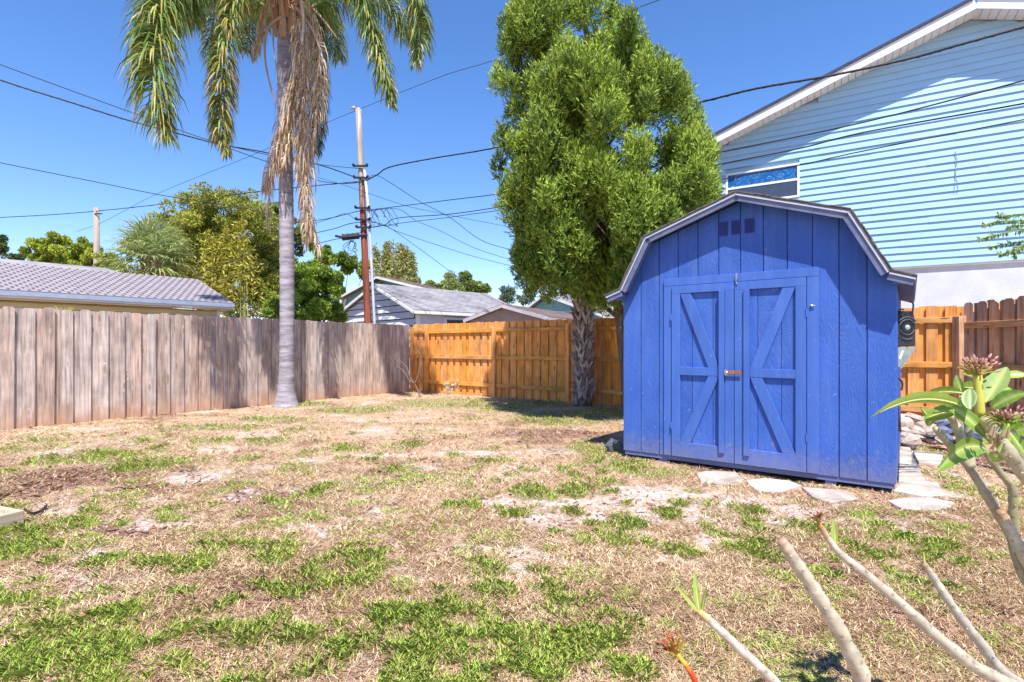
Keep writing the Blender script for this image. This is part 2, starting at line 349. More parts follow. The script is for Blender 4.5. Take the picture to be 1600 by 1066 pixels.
SAND = [(900,800,130,22),(1080,800,130,18),(830,900,60,24),(320,745,56,10),(250,822,76,13),(390,775,50,9),(345,700,30,4),(600,712,60,4),(520,752,30,5),(460,768,38,7),(790,790,60,12),(850,812,56,15),(800,905,50,18),(925,790,120,17),(1060,782,160,17),(1200,797,95,11),(880,822,36,10),(1000,770,90,10),(830,872,64,11),(1240,882,46,14),(1180,905,34,11),(200,905,52,14),(980,960,36,12),(1310,892,40,12),(730,708,60,4),(640,732,50,4),(150,872,50,9),(1120,850,60,9),(1460,775,60,8),(1350,795,60,7),(440,1010,30,9),(880,705,50,5),(1420,905,30,8)]
MULCH = [(120,745,115,17),(60,760,60,24),(180,738,60,12),(230,765,50,10),(200,832,70,10),(900,1005,90,30),(850,1040,80,20),(930,945,50,15),(1300,1000,60,20),(850,678,100,9),(1560,720,70,16)]
def height(x, y):
    return .03*(fbm(x*.55+3, y*.55, 31, 3)-.5) + .022*(fbm(x*2.6, y*2.6, 33, 3)-.5)
_tr = np.random.default_rng(5); NT = 520
_ty = 1/(1/14.5 + (1/1.9-1/14.5)*_tr.random(NT)); _tx = (_tr.random(NT)*2-1)*.98*_ty; _tw = (.03+.10*_tr.random(NT)**2)*(1+_ty*.05)
def small_tufts(x, y):
    m = np.zeros(x.size, dtype=np.float32); xf = x.ravel(); yf = y.ravel(); o = np.argsort(yf); ys = yf[o]
    for a, b, w in zip(_tx, _ty, _tw):
        i0, i1 = np.searchsorted(ys, (b-w*1.5, b+w*1.5)); k = o[i0:i1]
        m[k] = np.maximum(m[k], np.clip(1.5-((xf[k]-a)/w)**2-((yf[k]-b)/w)**2, 0, .9))
    return m.reshape(x.shape)
def masks(x, y):
    g = np.maximum(region(x, y, GREEN, .98), small_tufts(x, y)); s = region(x, y, SAND, 1.15); mu = region(x, y, MULCH)
    n1 = fbm(x*1.9+7, y*1.9, 41, 4); n2 = fbm(x*4.5, y*4.5+9, 43, 4)
    g = np.clip(np.maximum(g, np.clip((n2-.60)*6, 0, .5) * (fbm(x*1.1, y*1.1, 77) > .40)), 0, 1)
    s = np.clip(np.maximum(s, np.clip((n1-.585)*7, 0, .8)), 0, 1)*(1-.8*g)
    mu = np.clip(np.maximum(mu, np.clip((.36-n1)*7, 0, .7)), 0, 1)
    return g, s, mu
ax = np.concatenate([-np.geomspace(600, 10, 14), np.linspace(-9.5, 9.5, 420), np.geomspace(10, 600, 14)])
ay = np.concatenate([-np.geomspace(400, 1, 10), np.geomspace(.5, 15.5, 430), np.geomspace(17, 900, 14)])
XX, YY = np.meshgrid(ax, ay); nx, ny = len(ax), len(ay)
near = np.exp(-np.maximum(np.abs(XX)-10, 0))*np.exp(-np.maximum(YY-15, 0))*np.exp(np.minimum(YY, 0))
ZZ = height(XX, YY)*near + .008*(fbm(XX*14, YY*14, 51, 2)-.5)*near
g_, s_, m_ = masks(XX, YY)
tan = np.array([.64,.45,.28]); sand = np.array([.63,.54,.48]); brown = np.array([.25,.135,.10]); grn = np.array([.18,.21,.06]); soil = np.array([.43,.285,.20])
nn = fbm(XX*6, YY*6, 61, 4)[..., None]
C = tan*(1-nn)*1.0 + soil*nn*1.0
C = C*(1-.85*m_[..., None]) + brown*.85*m_[..., None]
fine = fbm(XX*17, YY*17, 63, 3)
sm = .9*np.clip(s_*1.05 - np.clip((fine-.46)*8, 0, 1)*.8, 0, 1)[..., None]
C = C*(1-sm) + sand*sm
C = C*(1-.55*g_[..., None]) + grn*.55*g_[..., None]
me = bpy.data.meshes.new('ground')
me.vertices.add(nx*ny); me.vertices.foreach_set('co', np.stack([XX, YY, ZZ], -1).astype(np.float32).ravel())
ii = (np.arange(ny-1)[:, None]*nx + np.arange(nx-1)[None, :]).ravel()
q = np.stack([ii, ii+1, ii+nx+1, ii+nx], -1).astype(np.int32)
me.loops.add(q.size); me.loops.foreach_set('vertex_index', q.ravel())
me.polygons.add(len(q)); me.polygons.foreach_set('loop_start', np.arange(0, q.size, 4, dtype=np.int32)); me.polygons.foreach_set('use_smooth', np.ones(len(q), dtype=bool))
a = me.attributes.new('Col', 'FLOAT_COLOR', 'POINT'); a.data.foreach_set('color', np.concatenate([C, np.ones((ny, nx, 1))], -1).astype(np.float32).ravel())
me.update(calc_edges=True)
gm, n, l, p = newmat('yard_soil'); p.inputs['Roughness'].default_value = .95; p.inputs['Specular IOR Level'].default_value = .15
at = n.new('ShaderNodeAttribute'); at.attribute_name = 'Col'; tc = n.new('ShaderNodeTexCoord')
n1 = n.new('ShaderNodeTexNoise'); n1.inputs['Scale'].default_value = 42; n1.inputs['Detail'].default_value = 8; n1.inputs['Roughness'].default_value = .75; l.new(tc.outputs['Object'], n1.inputs[0])
mr = n.new('ShaderNodeMapRange'); mr.inputs['From Min'].default_value=.3; mr.inputs['From Max'].default_value=.7; mr.inputs['To Min'].default_value=.45; mr.inputs['To Max'].default_value=1.35; l.new(n1.outputs['Fac'], mr.inputs[0])
hv = n.new('ShaderNodeHueSaturation'); l.new(mr.outputs[0], hv.inputs['Value']); l.new(at.outputs['Color'], hv.inputs['Color']); l.new(hv.outputs[0], p.inputs['Base Color'])
b = n.new('ShaderNodeBump'); b.inputs['Strength'].default_value = .8; b.inputs['Distance'].default_value = .02; l.new(n1.outputs['Fac'], b.inputs['Height']); l.new(b.outputs[0], p.inputs['Normal'])
me.materials.append(gm)
go = linkmesh('ground', me); go['kind'] = 'structure'; go['label'] = 'dry sandy backyard soil with straw, mulch and weedy patches'

# ------------------------------------------------------------------ blue shed
CL = Vector((1.242, 5.87, 0)); U = Vector((.799, -.601, 0)).normalized()
SW, SD = 2.446, 2.6
shed = thing('garden_shed', 'blue wooden barn-roof shed with closed double doors', 'shed', CL, math.atan2(U.y, U.x))
prof = [(-.13,1.785),(.04,1.845),(.315,2.375),(1.223,2.685),(2.131,2.375),(2.406,1.845),(2.576,1.785)]
def roof_z(x, pr=prof):
    for (a, b), (c, d) in zip(pr, pr[1:]):
        if a <= x <= c: return b + (d-b)*(x-a)/(c-a)
    return pr[0][1]
def siding_poly(x0, x1, z0, dz=-.045):
    xs = [x0] + [k for k, _ in prof if x0 < k < x1] + [x1]
    return [(x0, z0), (x1, z0)] + [(x, roof_z(x)+dz) for x in reversed(xs)]
nb = 12; bw = SW/nb
for i in range(nb):
    m = MB(); m.prism(siding_poly(i*bw+(.004 if i else 0), (i+1)*bw-(.004 if i < nb-1 else 0), .092), -.012, .004); m.build('siding_board', mt['siding'], shed, bev=.002)
m = MB()
m.prism(siding_poly(.002, SW-.002, .095), .006, .04); m.build('wall_panel', mt['siding'], shed)      # sheathing seen in the grooves
m = MB(); m.prism(siding_poly(.002, SW-.002, .095), SD-.03, SD); m.build('rear_wall', mt['siding'], shed)
for xx in (.0, SW-.03):
    nbs = 13
    for i in range(nbs):
        y0 = .005+(SD-.005)*i/nbs; y1 = .005+(SD-.005)*(i+1)/nbs-.006
        box('side_board', mt['siding'], shed, xx, xx+.03, y0, y1, .092, roof_z(.04 if xx == 0 else 2.4)-.05)
# roof: six folded planes, each a slab with its own shingle courses
def roof_slab(name, mat, a, b, y0, y1, t0, t1, parent=shed, bev=0):
    d = Vector((b[0]-a[0], 0, b[1]-a[1])).normalized(); nn_ = Vector((-d.z, 0, d.x))
    if nn_.z < 0: nn_ = -nn_
    A = Vector((a[0],0,a[1])); B = Vector((b[0],0,b[1])); m = MB()
    q = [A+nn_*t0, B+nn_*t0, B+nn_*t1, A+nn_*t1]
    m.prism([(v.x, v.z) for v in q], y0, y1); return m.build(name, mat, parent, bev=bev)
for a, b_ in zip(prof, prof[1:]):
    roof_slab('roof_panel', mt['shingle'], a, b_, -.185, SD+.15, -.008, .012)
    roof_slab('drip_edge', mt['drip'], a, b_, -.190, -.180, -.020, -.0085)
    roof_slab('fascia', mt['fascia'], a, b_, -.178, -.158, -.068, -.009)
    roof_slab('roof_deck', mt['fascia'], a, b_, -.156, SD+.14, -.022, -.0085)
    L = math.hypot(b_[0]-a[0], b_[1]-a[1]); k = max(1, int(L/.14))
    for j in range(k):
        t0 = j/k; t1 = (j+1)/k
        pa = (a[0]+(b_[0]-a[0])*t0, a[1]+(b_[1]-a[1])*t0); pb = (a[0]+(b_[0]-a[0])*t1, a[1]+(b_[1]-a[1])*t1)
        roof_slab('shingle_course', mt['shingle'], pa, pb, -.192, SD+.155, .0125 + (.004 if j % 2 else 0), .021 + (.004 if j % 2 else 0))
# eave return blocks at both ends
for sx in (0, 1):
    x0 = -.105 if sx == 0 else SW-.03
    box('eave_block', mt['trim'], shed, x0, x0+.135, -.125, -.013, 1.752, 1.792, bev=.003)
# corner boards, skirt and skids
box('skirt_board', mt['trim'], shed, .012, SW-.012, .0, .03, .048, .090, bev=.002)
box('skirt_board', mt['trim'], shed, .02, .035, .035, SD-.05, .048, .090)
box('skirt_board', mt['trim'], shed, SW-.035, SW-.02, .035, SD-.05, .048, .090)
for x0 in (.40, 1.93):
    box('skid', mt['trim'], shed, x0, x0+.085, .012, SD-.1, -.03, .046)
# door surround
D0 = -.013
box('door_header', mt['trim'], shed, .467, 1.886, D0-.022, D0, 1.866, 1.944, bev=.002)
box('door_jamb', mt['trim'], shed, .467, .556, D0-.020, D0, .100, 1.8655, bev=.002)
box('door_jamb', mt['trim'], shed, 1.793, 1.886, D0-.020, D0, .100, 1.8655, bev=.002)
def door(x0, x1, hinge):
    d = MB(); dz0, dz1 = .104, 1.860
    root = None
    # three siding strips make the leaf
    n3 = 3; w3 = (x1-x0)/n3
    m = MB(); m.box(x0, x1, D0-.004, D0-.0005, dz0, dz1); root = m.build('door', mt['siding'], shed)
    for i in range(n3): box('door_board', mt['siding'], root, x0+i*w3+(.003 if i else 0), x0+(i+1)*w3-(.003 if i < 2 else 0), D0-.012, D0-.0045, dz0, dz1)
    y0, y1 = D0-.042, D0-.0125; s = .085
    left = hinge == 'l'
    box('door_rail', mt['trim'], root, x0, x1, y0, y1, dz1-.078, dz1, bev=.002)
    box('door_rail', mt['trim'], root, x0, x1, y0, y1, dz0, dz0+.150, bev=.002)
    a0, a1 = dz0+.1505, dz1-.0785
    box('door_stile', mt['trim'], root, x0, x0+s, y0, y1, a0, a1, bev=.002)
    box('door_stile', mt['trim'], root, x1-s, x1, y0, y1, a0, a1, bev=.002)
    if left: box('door_batten', mt['trim'], root, x1-s-.052, x1-s-.0005, y0-.022, y1, a0-.06, a1, bev=.002); ix0, ix1 = x0+s+.0005, x1-s-.053
    else: box('door_batten', mt['trim'], root, x0+s+.0005, x0+s+.052, y0-.022, y1, a0-.06, a1, bev=.002); ix0, ix1 = x0+s+.053, x1-s-.0005
    zc = .985
    box('door_rail', mt['trim'], root, ix0, ix1, y0+.002, y1, zc-.041, zc+.041, bev=.002)
    w = .112
    def diag(pa, pb):
        ax_, az_ = pa; bx_, bz_ = pb
        m = MB(); m.prism([(ax_, az_), (ax_+w*.95, az_), (bx_, bz_), (bx_-w*.95, bz_)][::1] if az_ < bz_ else [(bx_-w*.95, bz_), (bx_, bz_), (ax_+w*.95, az_), (ax_, az_)], y0+.004, y1-.002)
        m.build('door_brace', mt['trim'], root, bev=.002)
    if left:
        diag((ix0, a1-.001), (ix1, zc+.0415)); diag((ix0, a0+.001), (ix1, zc-.0415))
    else:
        diag((ix0, zc+.0415), (ix1, a1-.001)); diag((ix0, zc-.0415), (ix1, a0+.001))
    hx = x0-.004 if left else x1+.004
    for hz in (.42, 1.54):
        m = MB(); m.tube([(hx, y0-.004, hz-.035), (hx, y0-.004, hz+.035)], .006, 6); m.build('hinge', mt['trim'], root)
    return root
dl = door(.560, 1.1725, 'l'); dr = door(1.1785, 1.789, 'r')
# hasp, padlock, barrel hook on the header
m = MB(); m.box(1.10, 1.25, D0-.070, D0-.0645, .968, 1.004); h = m.build('hasp', mt['rust'], shed, bev=.002)
m = MB(); m.box(1.095, 1.125, D0-.076, D0-.0705, .960, 1.012); m.ball((1.118, D0-.083, .985), .011); m.build('hasp_plate', mt['metal'], h)
m = MB(); m.tube([(1.195, D0-.024, 1.945), (1.195, D0-.05, 1.925), (1.195, D0-.05, 1.86), (1.205, D0-.05, 1.835)], .005, 6)
m.box(1.186, 1.206, D0-.030, D0-.0225, 1.885, 1.93); m.build('latch_hook', mt['metal'], shed)
m = MB(); m.ball((1.835, D0-.03, 1.60), .011); m.tube([(1.82, D0-.03, 1.61), (1.86, D0-.035, 1.60)], .005, 5); m.build('screw_eye', mt['metal'], shed)
# gable vents
for x0 in (1.02, 1.14, 1.262):
    m = MB(); m.box(x0, x0+.088, D0-.004, D0-.0005, 2.325, 2.465); v = m.build('gable_vent', M('vent_blue', (.03,.055,.22), None, 8), shed)
    for k in range(6):
        z = 2.335+k*.021; mm = MB(); mm.add([(x0+.004, D0-.004, z+.016), (x0+.084, D0-.004, z+.016), (x0+.084, D0-.012, z), (x0+.004, D0-.012, z)], [(0,3,2,1)]); mm.build('louver', v.data.materials[0], v)

# ------------------------------------------------------------------ fences
def board_mesh(name, mat, w, t, h, ear=.022, jitter=0.0):
    m = MB(); e = ear
    hh = h + random.uniform(-jitter, jitter)
    m.prism([(-w/2, 0), (w/2, 0), (w/2, hh-e), (w/2-e, hh), (-w/2+e, hh), (-w/2, hh-e)], -t/2, t/2)
    me = m.mesh(name); me.materials.append(mat); return me
# old fence on the left: boards nailed over boards
P0 = Vector((-7.53, 7.785, 0)); PC = Vector((-2.77, 14.68, 0)); DL = (PC-P0).normalized(); LEN = (PC-P0).length
f1 = thing('board_fence', 'weathered grey-brown wooden board fence on the left behind the tall palm', 'fence', P0, math.atan2(DL.y, DL.x))
fb = [board_mesh('fence_board', mt['oldwood'], .142+random.uniform(-.004,.004), .018, 1.83, .026, .012) for _ in range(6)]
bb = [board_mesh('back_board', mt['oldwood'], .15, .018, 1.815, .03, .01) for _ in range(4)]
s = -1.1; k = 0
while s < LEN-.06:
    linkmesh('fence_board', random.choice(fb), f1, (s, -.012+random.uniform(-.004,.004), random.uniform(-.012,.012)), (random.uniform(-.006,.006), random.uniform(-.006,.006), random.uniform(-.02,.02)))
    if s+.117 < LEN-.05: linkmesh('back_board', random.choice(bb), f1, (s+.117, .0165, random.uniform(-.01,.01)), (0, random.uniform(-.004,.004), random.uniform(-.01,.01)))
    s += .236+random.uniform(-.004,.004); k += 1
for z in (.3, .92, 1.55): box('rail', mt['oldwood'], f1, -1.2, LEN-.05, .030, .068, z, z+.089)
s = -.9
while s < LEN: box('post', mt['oldwood'], f1, s, s+.09, .070, .16, -.05, 1.7); s += 2.44
# orange fence across the back
DB = Vector((.806, -.5915, 0)).normalized()
f2 = thing('board_fence', 'new orange-brown wooden board fence with rails and posts facing the yard', 'fence', PC, math.atan2(DB.y, DB.x))
ob = [board_mesh('fence_board', mt['newwood'], .14, .018, 1.84, .02, .008) for _ in range(6)]
L2 = 11.66
s = .12
while s < L2-.05:
    linkmesh('fence_board', random.choice(ob), f2, (s, .010, random.uniform(-.01,.008)), (0, random.uniform(-.006,.006), random.uniform(-.02,.02)))
    linkmesh('fence_board', random.choice(ob), f2, (s+.112, .046, random.uniform(-.01,.008)), (0, random.uniform(-.006,.006), random.uniform(-.02,.02)))
    s += .224+random.uniform(-.003,.003)
def s_at(px): return on(px, PC, DB)
posts = sorted([.05, s_at(669), s_at(774), s_at(889), s_at(930)] + [s_at(930)+1.9, s_at(930)+3.8, L2-2.2])
for z in (.235, .915, 1.585):
    for a, c in zip(posts, posts[1:] + [L2]):
        if c-a > .5: box('rail', mt['newrail'], f2, a+.05 if a > .06 else a+.05, c-.05, -.040, -.0005, z+random.uniform(-.006,.006), z+.089, bev=.004)
for a in posts: box('post', mt['newwood'], f2, a-.046, a+.046, -.092, -.0005, -.05, 1.70+random.uniform(0,.06), bev=.006)
# brown fence at the right
PB = PC + DB*L2; DR = Vector((.1, -.995, 0)).normalized()
f3 = thing('picket_fence', 'older brown shadowbox picket fence at the right edge joining the orange fence', 'fence', PB, math.atan2(DR.y, DR.x))
rb = [board_mesh('picket', mt['brownwood'], .136, .018, 1.87, .03, .015) for _ in range(5)]
box('post', mt['brownwood'], f3, -.06, .06, -.12, -.0005, -.05, 1.68, bev=.006)
box('post', mt['brownwood'], f3, 2.40, 2.50, -.12, -.0005, -.05, 1.68, bev=.006)
for z in (.30, .90, 1.50): box('rail', mt['brownrail'], f3, .062, 2.398, -.045, -.006, z, z+.089, bev=.004)
s = .02
while s < 3.2:
    linkmesh('picket', random.choice(rb), f3, (s+.07, .006, random.uniform(-.01,.02)), (0, random.uniform(-.01,.01), 0))
    linkmesh('picket', random.choice(rb), f3, (s+.162, .040, random.uniform(-.01,.02)), (0, random.uniform(-.01,.01), 0))
    s += .185

# ------------------------------------------------------------------ big pale blue house at the right
UH = Vector((.854, -.519, 0)).normalized(); HC = Vector((4.30, 12.79, 0)); HW = 10.4; PKZ = 7.50; EZ = 5.70
hs = thing('blue_house', 'tall two-storey house with pale blue lap siding on a white wall at the right', 'house', HC, math.atan2(UH.y, UH.x))
box('stucco_wall', mt['stucco'], hs, .02, HW-.02, .035, 9.0, -.05, 2.80)
box('starter_strip', mt['white'], hs, 0, HW, -.012, .034, 2.79, 2.825)
def gz(x): return EZ + (PKZ-EZ)*(1-abs(x-HW/2)/(HW/2))
ex = .1408; z = 2.828
wx0, wx1, wz0, wz1 = 5.95-5.135-.0, 5.95-3.62, 4.50, 5.25
m = MB(); m.prism([(0.0,2.80),(HW,2.80),(HW,EZ-.03),(HW/2,PKZ-.03),(0,EZ-.03)], .036, .2); m.build('wall_sheathing', mt['vinyl'], hs)
sl = (PKZ-EZ)/(HW/2)
while z < PKZ-.2:
    z1 = z+ex
    a = 0 if z < EZ else (z-EZ)/sl; b2 = HW-a
    spans = [(a, b2)]
    if z1 > wz0+.02 and z < wz1-.02: spans = [(a, wx0), (wx1, b2)]
    for (x0, x1) in spans:
        # each lap is a run of panels with a lapped joint
        cuts = [x0]; step = 3.66; off = (int(round((z-2.828)/ex))*1.37) % step
        c = off
        while c < x1:
            if c > x0+.2 and c < x1-.2: cuts.append(c)
            c += step
        cuts.append(x1)
        for ca, cb in zip(cuts, cuts[1:]):
            m = MB(); ta = ca; tb = cb
            if z1 > EZ:
                lim = (z1-EZ)/sl; ta = max(ca, lim) if ca < HW/2 else ca; tb = min(cb, HW-lim) if cb > HW/2 else cb
            if tb-ta < .05: continue
            ov = .004 if ca != cuts[0] else 0
            m.add([(ca, -.027-ov, z), (cb, -.027, z), (tb, -.0005, z1+.004), (ta, -.0005-ov, z1+.004), (ca, .03, z), (cb, .03, z), (tb, .03, z1), (ta, .03, z1)],
                  [(0,1,2,3), (4,5,1,0), (5,6,2,1), (7,4,0,3), (6,7,3,2)])
            m.build('siding_lap', mt['vinyl'], hs)
    z = z1
# rake overhang: soffit boards, fascia, roof
OH = .45
for side in (0, 1):
    A = (-.35, EZ-.35*sl) if side == 0 else (HW/2, PKZ); B = (HW/2, PKZ) if side == 0 else (HW+.35, EZ-.35*sl)
    roof_slab('rake_fascia', mt['white'], A, B, -OH-.02, -OH, -.07, .10, hs)
    roof_slab('roof', mt['hroof'], A, B, -OH-.05, 9.3, .101, .155, hs)
    Ls = math.hypot(B[0]-A[0], B[1]-A[1]); ns = int(Ls/.13)
    for j in range(ns):
        t0 = j/ns; t1 = (j+1)/ns-.012/Ls
        roof_slab('soffit_board', mt['white'], (A[0]+(B[0]-A[0])*t0, A[1]+(B[1]-A[1])*t0), (A[0]+(B[0]-A[0])*t1, A[1]+(B[1]-A[1])*t1), -OH+.001, -.021, -.035, -.012, hs)
    roof_slab('roof_deck', mt['white'], A, B, -OH+.001, 9.2, -.0115, .0995, hs)
# window
wr = MB(); fr = .045
wr.box(wx0, wx1, -.03, .03, wz1-fr, wz1); wr.box(wx0, wx1, -.03, .03, wz0, wz0+fr)
wr.box(wx0, wx0+fr, -.029, .03, wz0+fr, wz1-fr); wr.box(wx1-fr, wx1, -.029, .03, wz0+fr, wz1-fr)
wo = wr.build('window', mt['white'], hs, bev=.003)
wm = (wz0+wz1)/2+.02
box('meeting_rail', mt['white'], wo, wx0+fr+.001, wx1-fr-.001, -.022, .02, wm-.025, wm+.025, bev=.003)
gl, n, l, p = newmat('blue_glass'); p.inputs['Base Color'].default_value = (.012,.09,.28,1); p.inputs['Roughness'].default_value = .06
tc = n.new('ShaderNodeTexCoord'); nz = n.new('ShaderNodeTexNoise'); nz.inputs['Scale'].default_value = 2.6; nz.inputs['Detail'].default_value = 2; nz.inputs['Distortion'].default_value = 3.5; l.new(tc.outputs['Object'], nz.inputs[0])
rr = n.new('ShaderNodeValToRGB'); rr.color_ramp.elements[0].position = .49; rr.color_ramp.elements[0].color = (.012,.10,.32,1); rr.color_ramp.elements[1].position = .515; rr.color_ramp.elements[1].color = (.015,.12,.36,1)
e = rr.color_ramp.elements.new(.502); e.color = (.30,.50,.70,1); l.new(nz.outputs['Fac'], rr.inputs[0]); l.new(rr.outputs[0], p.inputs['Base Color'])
box('pane', gl, wo, wx0+fr+.001, wx1-fr-.001, -.006, 0, wm+.026, wz1-fr-.001)
box('pane', M('dark_screen', (.05,.075,.14), (.035,.055,.10), 20, .5), wo, wx0+fr+.001, wx1-fr-.001, -.012, -.006, wz0+fr+.001, wm-.026)
m = MB(); x = 5.95-.98; m.tube([(x, -.03, 5.0), (x+.03, -.03, 4.8), (x-.01, -.03, 4.55), (x+.04, -.03, 4.35), (x+.035, -.03, 4.2), (x-.02, -.03, 4.2), (x+.01, -.03, 4.6), (x, -.03, 4.95)], .004, 5)
m.build('loose_wire', mt['metal'], hs)

# ------------------------------------------------------------------ neighbouring roofs beyond the fences
def shingled(name, parent, mat, o, e1, e2, n1, n2, t=.012, gapx=.012, jitter=.004, skip=.0):
    """grid of single shingles on a roof plane: o corner, e1 along the eave, e2 up the slope"""
    o = np.array(o, float); e1 = np.array(e1, float); e2 = np.array(e2, float)
    nr = np.cross(e1, e2); nr /= np.linalg.norm(nr); nr *= np.sign(nr[2])
    w1 = np.linalg.norm(e1)/n1; V = []
    u1 = e1/n1; u2 = e2/n2; gx = u1/np.linalg.norm(u1)*gapx
    for j in range(n2):
        for i in range(n1):
            p0 = o + u1*(i + (.5 if j % 2 else 0)) + u2*j; 
            lift = nr*(t + random.uniform(0, jitter))
            a = p0+gx+lift; b = p0+u1-gx+lift; c = p0+u1-gx+u2*1.02+nr*.002; d = p0+gx+u2*1.02+nr*.002
            if i == n1-1 and j % 2: b = p0+u1*.5+lift; c = p0+u1*.5+u2*1.02+nr*.002
            V.append([a, b, c, d]); a0 = a-lift*.9; b0 = b-lift*.9; V.append([a0, b0, b, a])
    ob = quads_np(name, np.array(V), mat, parent=parent); ob['kind'] = 'stuff'; return ob
mt['purple'] = M('purple_grey_shingle', (.33,.29,.305), (.26,.23,.245), 6, .9, bump=.3)
mt['greyroof'] = M('grey_shingle', (.36,.34,.35), (.22,.205,.22), 1.6, .95, bump=.4, detail=8)
mt['brownroof'] = M('brown_shingle', (.34,.25,.22), (.25,.18,.16), 3, .95, bump=.4)
mt['undershingle'] = M('shingle_underlay', (.16,.13,.15), None, 8, .95)
mt['beige'] = M('beige_siding', (.62,.54,.33), (.56,.48,.29), 2, .8)
WL = Vector((.657, .753, 0)).normalized(); LC = Vector((-6.9, 13.1, 0))
h1 = thing('beige_house', 'low beige house with purple-grey patterned shingle roof behind the left fence', 'house', LC, math.atan2(WL.y, WL.x))
Lh = 9.0
box('wall', mt['beige'], h1, -Lh, -.25, .3, 4.6, -.05, 2.12)
for j in range(9): box('siding_board', mt['beige'], h1, -Lh, -.26, .27+.002*(j % 2), .30, 1.15+j*.105, 1.15+j*.105+.098)
box('corner_board', mt['white'], h1, -.27, -.21, .25, .32, 0, 2.12)
ru = .32
def rp(b): return 2.30 + ru*b
m = MB(); m.add([(-Lh,-.02,rp(0)),(0,-.02,rp(0)),(0,2.46,rp(2.46)),(-Lh,2.46,rp(2.46)),(0,4.9,rp(0)),(-Lh,4.9,rp(0)),
                 (-Lh,-.02,rp(0)-.05),(0,-.02,rp(0)-.05),(0,2.46,rp(2.46)-.05),(-Lh,2.46,rp(2.46)-.05),(0,4.9,rp(0)-.05),(-Lh,4.9,rp(0)-.05)],
                [(0,1,2,3),(3,2,4,5),(6,9,8,7),(9,11,10,8),(0,6,7,1),(1,7,8,2),(2,8,10,4)])
rf = m.build('roof', mt['undershingle'], h1)
shingled('shingle', rf, mt['purple'], (-Lh, -.03, rp(0)+.004), (Lh, 0, 0), (0, 2.49, ru*2.49), 60, 16, t=.004, gapx=.004, jitter=.003)
_V = []
for j in range(16):
    for i in range(60):
        xx_ = -Lh+(i+(.5 if j % 2 else 0))*Lh/60; b0_ = -.02+j*2.49/16+.03; b1_ = b0_+.075
        _V.append([(xx_-.028,b0_,rp(b0_)+.024),(xx_+.028,b0_,rp(b0_)+.024),(xx_+.02,b1_,rp(b1_)+.024),(xx_-.02,b1_,rp(b1_)+.024)])
quads_np('shingle_notch', np.array(_V), M('notch_felt', (.13,.10,.13), None, 8, .9), parent=rf)['kind'] = 'stuff'  # dark notch marks laid over the shingle corners
shingled('shingle', rf, mt['purple'], (0, 4.9, rp(0)+.004), (-Lh, 0, 0), (0, -2.44, ru*2.44), 46, 10, t=.012)
box('eave_fascia', mt['white'], h1, -Lh, -.0, -.055, -.022, 2.155, 2.285)
box('gutter', M('blue_grey_gutter', (.36,.42,.54), None, 6, .5), h1, -Lh, -.0, -.10, -.056, 2.20, 2.29)
box('soffit', mt['beige'], h1, -Lh, -.02, -.02, .30, 2.13, 2.15)
# rear roof section, paler, reaching farther up
a = Vector((-3.45, 2.9, 0))
m = MB(); m.add([(-Lh,2.5,rp(2.46)-.1),(-1.42,2.5,rp(2.46)-.1),(-1.75,3.9,rp(2.46)+.27),(-Lh,3.9,rp(2.46)+.27),(-1.42,6,rp(2.46)-.2),(-Lh,6,rp(2.46)-.2)],
                [(0,1,2,3),(3,2,4,5),(1,4,2)]); m.build('rear_roof', mt['greyroof'], h1)

def gable_house(name, label, pL, pR, ez, pkt, pkz, depth, mw, mr, ov=.25, nboards=0, mtrim=None):
    pL = Vector(pL); pR = Vector(pR); d = (pR-pL); Wd = d.length; root = thing(name, label, 'house', pL, math.atan2(d.y, d.x))
    xp = pkt*Wd; mtrim = mtrim or mt['white']
    m = MB(); m.prism([(0,-.05),(Wd,-.05),(Wd,ez),(xp,pkz),(0,ez)], 0, depth); w = m.build('wall', mw, root)
    if nboards:
        m = MB(); m.prism([(.02,1.0),(Wd-.02,1.0),(Wd-.02,ez),(xp,pkz-.02),(.02,ez)], -.004, -.0015); m.build('lap_shade_sheet', M('lap_shade', (.07,.08,.11), None, 6, .9), root)  # dark sheet standing in for the shade lines under the laps
        hgt = (pkz-1.2)/nboards
        for j in range(nboards):
            z0 = 1.2+j*hgt
            if z0+.02 < ez: a, b_ = 0, Wd
            else:
                f = (z0-ez)/(pkz-ez); a, b_ = xp*f, Wd-(Wd-xp)*f
            z1 = z0+hgt
            if z1 < ez: a1, b1 = 0, Wd
            else:
                f = min(1, (z1-ez)/(pkz-ez)); a1, b1 = xp*f, Wd-(Wd-xp)*f
            zg = z1-.035; mm = MB(); mm.add([(a,-.08,z0),(b_,-.08,z0),(b1,-.012,zg),(a1,-.012,zg),(a,-.001,z0),(b_,-.001,z0)], [(0,1,2,3),(4,5,1,0)]); mm.build('siding_board', mw, root)
    sL = (pkz-ez)/xp; sR = (pkz-ez)/(Wd-xp)
    A = (-ov, ez-ov*sL+.05); P = (xp, pkz+.05); B = (Wd+ov, ez-ov*sR+.05)
    roof_slab('roof', mr, A, P, -ov, depth+ov, .0, .06, root); roof_slab('roof', mr, P, B, -ov, depth+ov, .0, .06, root)
    roof_slab('rake_board', mtrim, A, P, -ov-.03, -ov-.001, -.07, .03, root); roof_slab('rake_board', mtrim, P, B, -ov-.03, -ov-.001, -.07, .03, root)
    # shingles on the right slope (the one in view) and eave board
    shingled('shingle', root.children[-3] if False else root, mr, (B[0], -ov, B[1]+.062), (0, depth+2*ov, 0), (P[0]-B[0], 0, P[1]-B[1]), int((depth+2*ov)/.3), int((Wd+ov-xp)/.16), t=.012, gapx=.006)
    box('eave_board', mtrim, root, B[0], B[0]+.03, -ov, depth+ov, B[1]-.07, B[1]+.03)
    return root, Wd
garage_w = M('lavender_white_boards', (.64,.66,.72), (.50,.54,.62), 3, .8, bump=.3)
